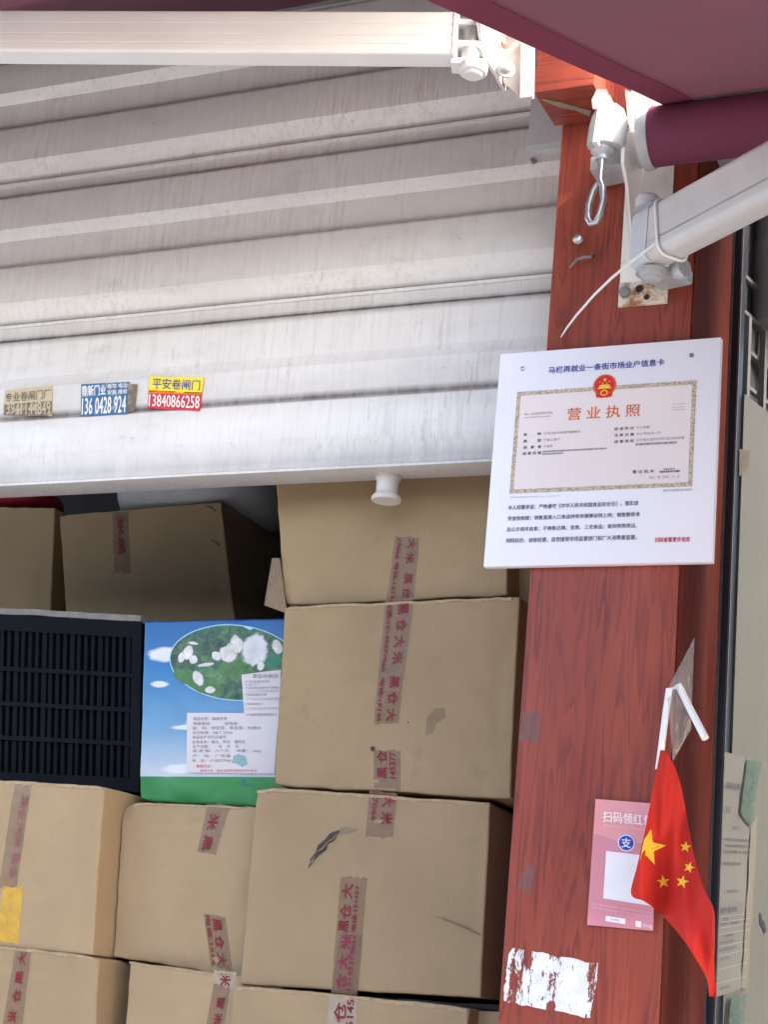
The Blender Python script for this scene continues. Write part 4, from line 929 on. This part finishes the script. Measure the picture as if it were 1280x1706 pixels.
def lt(s, x0, x1, y, h, mat, par, hh=.0036, sl=0.0):
    q = [(x0, y-h/2), (x1, y-h/2+sl*(x1-x0)), (x1, y+h/2+sl*(x1-x0)), (x0, y+h/2)]
    bb_.t.add('label_lettering', gtext(s, lambda u, v: bb_.on(*bil([CB_(*p) for p in q], u, v), hh), .0), mat, par, smooth=False)
rows = [('食品名称：精制豆芽', 490, 760, 893), ('规格等级：        绿色级', 488, 842, 931), ('配    料：绿豆芽，黄豆芽，饮用水', 486, 1030, 967), ('执行标准：GB/T 22556', 484, 806, 1002), ('食品生产许可证编号：', 482, 762, 1038), ('贮存条件：避光、阴凉、通风处', 482, 905, 1076), ('生产日期：      年    月    日', 482, 850, 1112), ('保 质 期：六个月     净重：10kg', 482, 1026, 1148), ('产    地：广东省', 482, 790, 1186), ('电    话：15145377066', 482, 790, 1222)]
for s, a, b, y in rows: lt(s, a, b, y, 26, M['ink_grey'], l1)
lt('食用方法：', 512, 636, 1266, 26, M['ink_red'], l1); lt('清洗干净，焯水后凉拌或热炒均可食用', 540, 990, 1302, 20, M['ink_red'], l1)
lt('食品合格证', 960, 1160, 556, 34, M['ink_grey'], l2, .0044)
for i, (y, xe) in enumerate(((602, 1090), (628, 1015), (652, 1165), (678, 1160), (706, 1070), (740, 1165), (778, 1040), (815, 1160), (862, 1150))): lt('产品名称及规格生产日期检验'[:6+(i*3) % 7], 900+i*2, xe, y, 20, M['ink_faint'] if i % 2 else M['ink_grey'], l2, .0044, -.02)
sq = plain('teal_print_smudge', S(110, 168, 166), .5, var=.3, scale=120)
fan('smudge', [CB_(*p) for p in ((795, 1240), (812, 1185), (850, 1170), (905, 1190), (920, 1250), (880, 1275), (840, 1250))], tape_mat('teal_smudge', (.2, .42, .42), .55, .5), .0032, l1)
fan('smudge', [CB_(*p) for p in ((835, 1385), (870, 1358), (905, 1375), (960, 1410), (900, 1420), (860, 1405))], tape_mat('dark_teal_smudge', (.04, .22, .16), .7, .4), .0014)

# ------------------------------------------------------------------ black plastic crate
QC = [(-210, 1004), (237, 1030), (232, 1318), (-220, 1298)]
cr = Thing('plastic_crate', 'black plastic crate with a slatted front beside the blue box', 'crate', P(100, 1310, BXY+.1))
CY0, CY1 = BXY+.07, BXY+.09
cpt = lambda u, v, d=0: P(*bil(QC, u, v), lerp(CY0, CY1, u)) + Vector((0, d, 0))
def cbar(u0, u1, v0, v1, d0, d1):
    return gprism([cpt(u0, v0, d0), cpt(u1, v0, d0), cpt(u1, v1, d0), cpt(u0, v1, d0)], Vector((0, d1-d0, 0)))
for v0, v1 in ((.03, .115), (.325, .345), (.525, .545), (.72, .74), (.93, 1.0)): cr.add('rail', cbar(0, 1, v0, v1, -.004, .018), M['crate'], bev=.001)
for i in range(38): cr.add('slat', cbar(.005+i*.026, .005+i*.026+(.012 if i % 4 else .016), .115, .93, 0, .01), M['crate'])
cr.add('corner_post', cbar(.972, .999, .03, 1, -.006, .3), M['crate'], bev=.003)
cr.add('side_wall', cbar(0, .02, .03, 1, 0, .3), M['crate']); cr.add('base', cbar(0, 1, .965, .99, .02, .3), M['crate'])
cr.add('rear_wall', cbar(0, 1, .05, 1, .29, .3), M['crate']); cr.add('liner', cbar(.0, .99, .06, .99, .0125, .0145), M['liner'])
ce = Thing('cardboard_sheet', 'dusty pale sheet of board lying on top of the black crate', 'sheet', cpt(.7, 0))
ce.add('sheet', thick(lambda u, v: cpt(lerp(0, 1.0, u), .0, -.006+.29*v)+Vector((0, 0, -.009+.003*noise.noise(Vector((u*9, v*2, 3))))), 40, 3, Vector((0, 0, .013))), M['pale_edge'], ang=30)
# ------------------------------------------------------------------ sack and red bag above the rear cartons
sk_ = P(275, 815, 1.0)
def blobm(c, rx, ry, rz, seed, n=22, m=14):
    V, F = [], []
    for j in range(m+1):
        th = math.pi*j/m
        for i in range(n):
            a = 2*math.pi*i/n; d = Vector((math.sin(th)*math.cos(a), math.sin(th)*math.sin(a), math.cos(th)))
            d = Vector([math.copysign(abs(x)**.7, x) for x in d])
            k = 1+.09*noise.noise(d*2+Vector((seed, 0, 0)))+.03*noise.noise(d*7+Vector((seed, 1, 0))); V.append(c+Vector((d.x*rx*k, d.y*ry*k, d.z*rz*k)))
    for j in range(m): F += [(j*n+i, j*n+(i+1) % n, (j+1)*n+(i+1) % n, (j+1)*n+i) for i in range(n)]
    return V, F
zc = g1.TL.z
o = mk('woven_sack', blobm(Vector((sk_.x+.10, 1.04, zc+.115)), .22, .18, .12, 2), M['sack'], None, Vector((sk_.x+.1, 1.04, zc)), ang=80); tag(o, 'white woven sack lying on the shaded carton under the shutter', 'sack')
pr_ = P(22, 815, 1.0); zc2 = g2.TL.z
o = mk('plastic_bag', blobm(Vector((pr_.x-.06, 1.05, zc2+.05)), .16, .14, .055, 8), M['redbag'], None, Vector((pr_.x-.06, 1.05, zc2)), ang=80); tag(o, 'red plastic bag in the dark at the left edge under the shutter', 'bag')

# a plank rack below the picture carries the stacks
rk = Thing('storage_rack', 'plank rack carrying the lowest cartons of the stall', 'rack', (-1.9, .45, 0))
zr = min(c.TL.z + c.Vv.z for c in (b4, b10, b11, b5))-.012
for i in range(5): rk.add('plank', gbox(-2.75, -.98, BXY-.02+i*.09, BXY+.062+i*.09, zr-.03, zr), M['deck'], bev=.002)
for x in (-2.7, -1.85, -1.06):
    for y in (BXY+.03, BXY+.36): rk.add('leg', gbox(x, x+.05, y, y+.05, 0, zr-.03), M['deck'], bev=.002)
zr2 = g1.TL.z + g1.Vv.z - .012
for i in range(4): rk.add('plank', gbox(-3.1, -1.2, .85+i*.15, .985+i*.15, zr2-.025, zr2), M['deck'], bev=.002)
for x in (-2.88, -1.26):
    rk.add('leg', gbox(x, x+.05, 1.3, 1.35, 0, zr2-.025), M['deck'], bev=.002)

# ------------------------------------------------------------------ to the right of the pillar
SPY = PD+.004
sx0 = PXR+.004
sx1 = P(1211, 1100, SPY).x
stp = Thing('steel_post', 'narrow navy painted steel post beside the wooden pillar', 'post', (sx0, SPY, 0))
stp.add('post', gbox(sx0, sx1, SPY, SPY+.05, 0, 4.2), M['navy'], bev=.0015)
stp.add('edge_strip', gbox(sx0-.0035, sx0+.003, SPY-.004, SPY-.0005, 0, 4.2), M['zinc']); stp.add('edge_strip', gbox(sx1+.0005, sx1+.0035, SPY-.002, SPY+.003, 0, 4.2), M['zinc'])
G0 = Vector((sx1+.005, SPY+.052, 0)); GD = Vector((math.sin(R(13)), math.cos(R(13)), 0)); GN = Vector((GD.y, -GD.x, 0))
GP = lambda x, y, h=0: PPL(x, y, G0, GN) + GN*h
gz = GP(1238, 655).z
gp = Thing('green_panel', 'pale green painted metal panel receding behind the steel post', 'panel', G0)
gp.add('sheet', gprism([G0, G0+GD*1.5, G0+GD*1.5+Vector((0, 0, gz)), G0+Vector((0, 0, gz))], -GN*.02), M['green'], bev=.002)
gp.add('ink_mark', ([GP(x, y, .0012) for x, y in ((1265, 1522), (1268, 1520), (1270, 1532), (1274, 1536), (1277, 1552), (1273, 1556), (1270, 1545), (1266, 1540))], [tuple(range(8))]), M['ink_dark'], smooth=False)
# notices pasted on it
def gsheet(q, h, nu=6, nv=16, wav=.002):
    return ggrid(lambda u, v: GP(*bil(q, u, v), h+wav*noise.noise(Vector((u*3, v*7, q[0][1]*.1)))), nu, nv)
def notice(label, q, marks, words, mat=None):
    t = Thing('paper_notice', label, 'notice', GP(*q[3]), 'paper notices on the green panel')
    t.add('sheet', gsheet(q, .004), mat or M['paper'])
    for s, u0, u1, v0, v1, mm in words:
        t.add('lettering', gtext(s, lambda u, v: GP(*bil(q, lerp(u0, u1, u), lerp(v0, v1, v)), .0075), .0), mm, smooth=False)
    return t
F2 = lambda x, y: (1130+x*150/362, 1000+y*706/1706)
ql = [F2(186, 612), F2(318, 650), F2(262, 900), F2(168, 910)]
n1 = notice('upper paper notice on the green panel, corner held by green tape', [F2(184, 610), F2(310, 645), F2(283, 1215), F2(152, 1225)], 0, [('食品安全管理', .05, .5, .19, .235, M['ink_dark']), ('主任', .03, .2, .355, .395, M['ink_dark']), ('2021', .28, .5, .48, .5, M['ink_dark']),
     ('依照食品安全法的有关规定', .06, .85, .56, .58, M['ink_dark']), ('从事食品经营的单位个人', .08, .88, .60, .62, M['ink_dark']), ('应当建立台账', .08, .88, .64, .66, M['ink_dark']), ('接受监督检查', .05, .6, .72, .74, M['ink_dark']), ('监督电话', .2, .55, .905, .925, M['ink_dark'])])
n2 = notice('lower paper notice with a table of small print on the green panel', [F2(152, 1226), F2(283, 1212), F2(262, 1560), F2(136, 1600)], 0, [('经营户 量化信息', .02, .55, .03, .1, M['ink_dark']), ('姓名', .15, .3, .14, .18, M['ink_dark']), ('性别   民族', .05, .6, .2, .23, M['ink_dark']), ('健康证', .25, .5, .33, .36, M['ink_dark']), ('身份证号码', .05, .5, .4, .43, M['ink_dark']), ('经营品种', .05, .6, .48, .51, M['ink_dark']), ('摊位编号', .1, .4, .58, .61, M['ink_dark']), ('联系电话', .15, .45, .9, .93, M['ink_dark'])])
for v in (.13, .19, .25, .32, .45, .55, .7, .85):
    n2.add('table_line', ggrid(lambda u, w_: GP(*bil([F2(152, 1226), F2(283, 1212), F2(262, 1560), F2(136, 1600)], lerp(.04, .96, u), v+.004*w_), .0072), 2, 1), M['ink_faint'])
n1.add('yellowed_edge', gsheet([F2(283, 900), F2(312, 860), F2(268, 1565), F2(246, 1560)], .006, 3, 16, .003), M['paper_y'])
n1.add('green_tape', gsheet([F2(262, 642), F2(320, 650), F2(278, 915), F2(234, 858)], .0085, 3, 8, .001), M['green_tape'])
n2.add('green_tape', gsheet([F2(196, 1600), F2(255, 1585), F2(240, 1790), F2(180, 1790)], .0085, 3, 8, .001), M['green_tape'])
ts = mk('torn_tape', gsheet([(1231.5, 748), (1250, 751), (1246, 782), (1231, 795)], .002, 4, 6, .001), M['brown_tape'], None, GP(1231, 795)); tag(ts, 'scrap of torn brown tape on the green panel beside the board', 'tape')
# tiled wall and grille above the panel, with a duct
gr_ = Thing('barred_grille', 'dim grille of grey bars above the green panel', 'grille', G0+Vector((0, 0, gz)))
wo = -GN*.10
gr_.add('backing', gprism([G0+wo+Vector((0, 0, gz-.2)), G0+wo+GD*1.6+Vector((0, 0, gz-.2)), G0+wo+GD*1.6+Vector((0, 0, 4.2)), G0+wo+Vector((0, 0, 4.2))], -GN*.02), M['tile'])
z1 = GP(1245, 535).z
for k in range(9):
    c0 = G0-GN*.05+GD*(.03+.075*k); gr_.add('bar', gobox(c0+Vector((0, 0, (gz+z1)/2+.0)), GD*.006, GN*.006, Vector((0, 0, (z1-gz)/2+.06))), M['grout'])
for k in range(5):
    gr_.add('cross_bar', gobox(G0-GN*.062+GD*.75+Vector((0, 0, gz+.0+.075*k)), GD*.75, GN*.005, Vector((0, 0, .004))), M['grout'])
gr_.add('lintel', gobox(G0-GN*.075+GD*.75+Vector((0, 0, z1+.03)), GD*.75, GN*.012, Vector((0, 0, .03))), M['lintel'], bev=.003)
dc = G0-GN*.02+GD*.22+Vector((0, 0, z1+.075))
o = mk('metal_duct', glathe(dc, Vector((0, 0, 1)), [(.07, 0), (.072, .004), (.072, .16), (.075, .165), (.075, .175), (.072, .18), (.072, .8)], 28), M['duct'], None, dc); tag(o, 'grey metal duct above the grille at the right edge', 'duct')
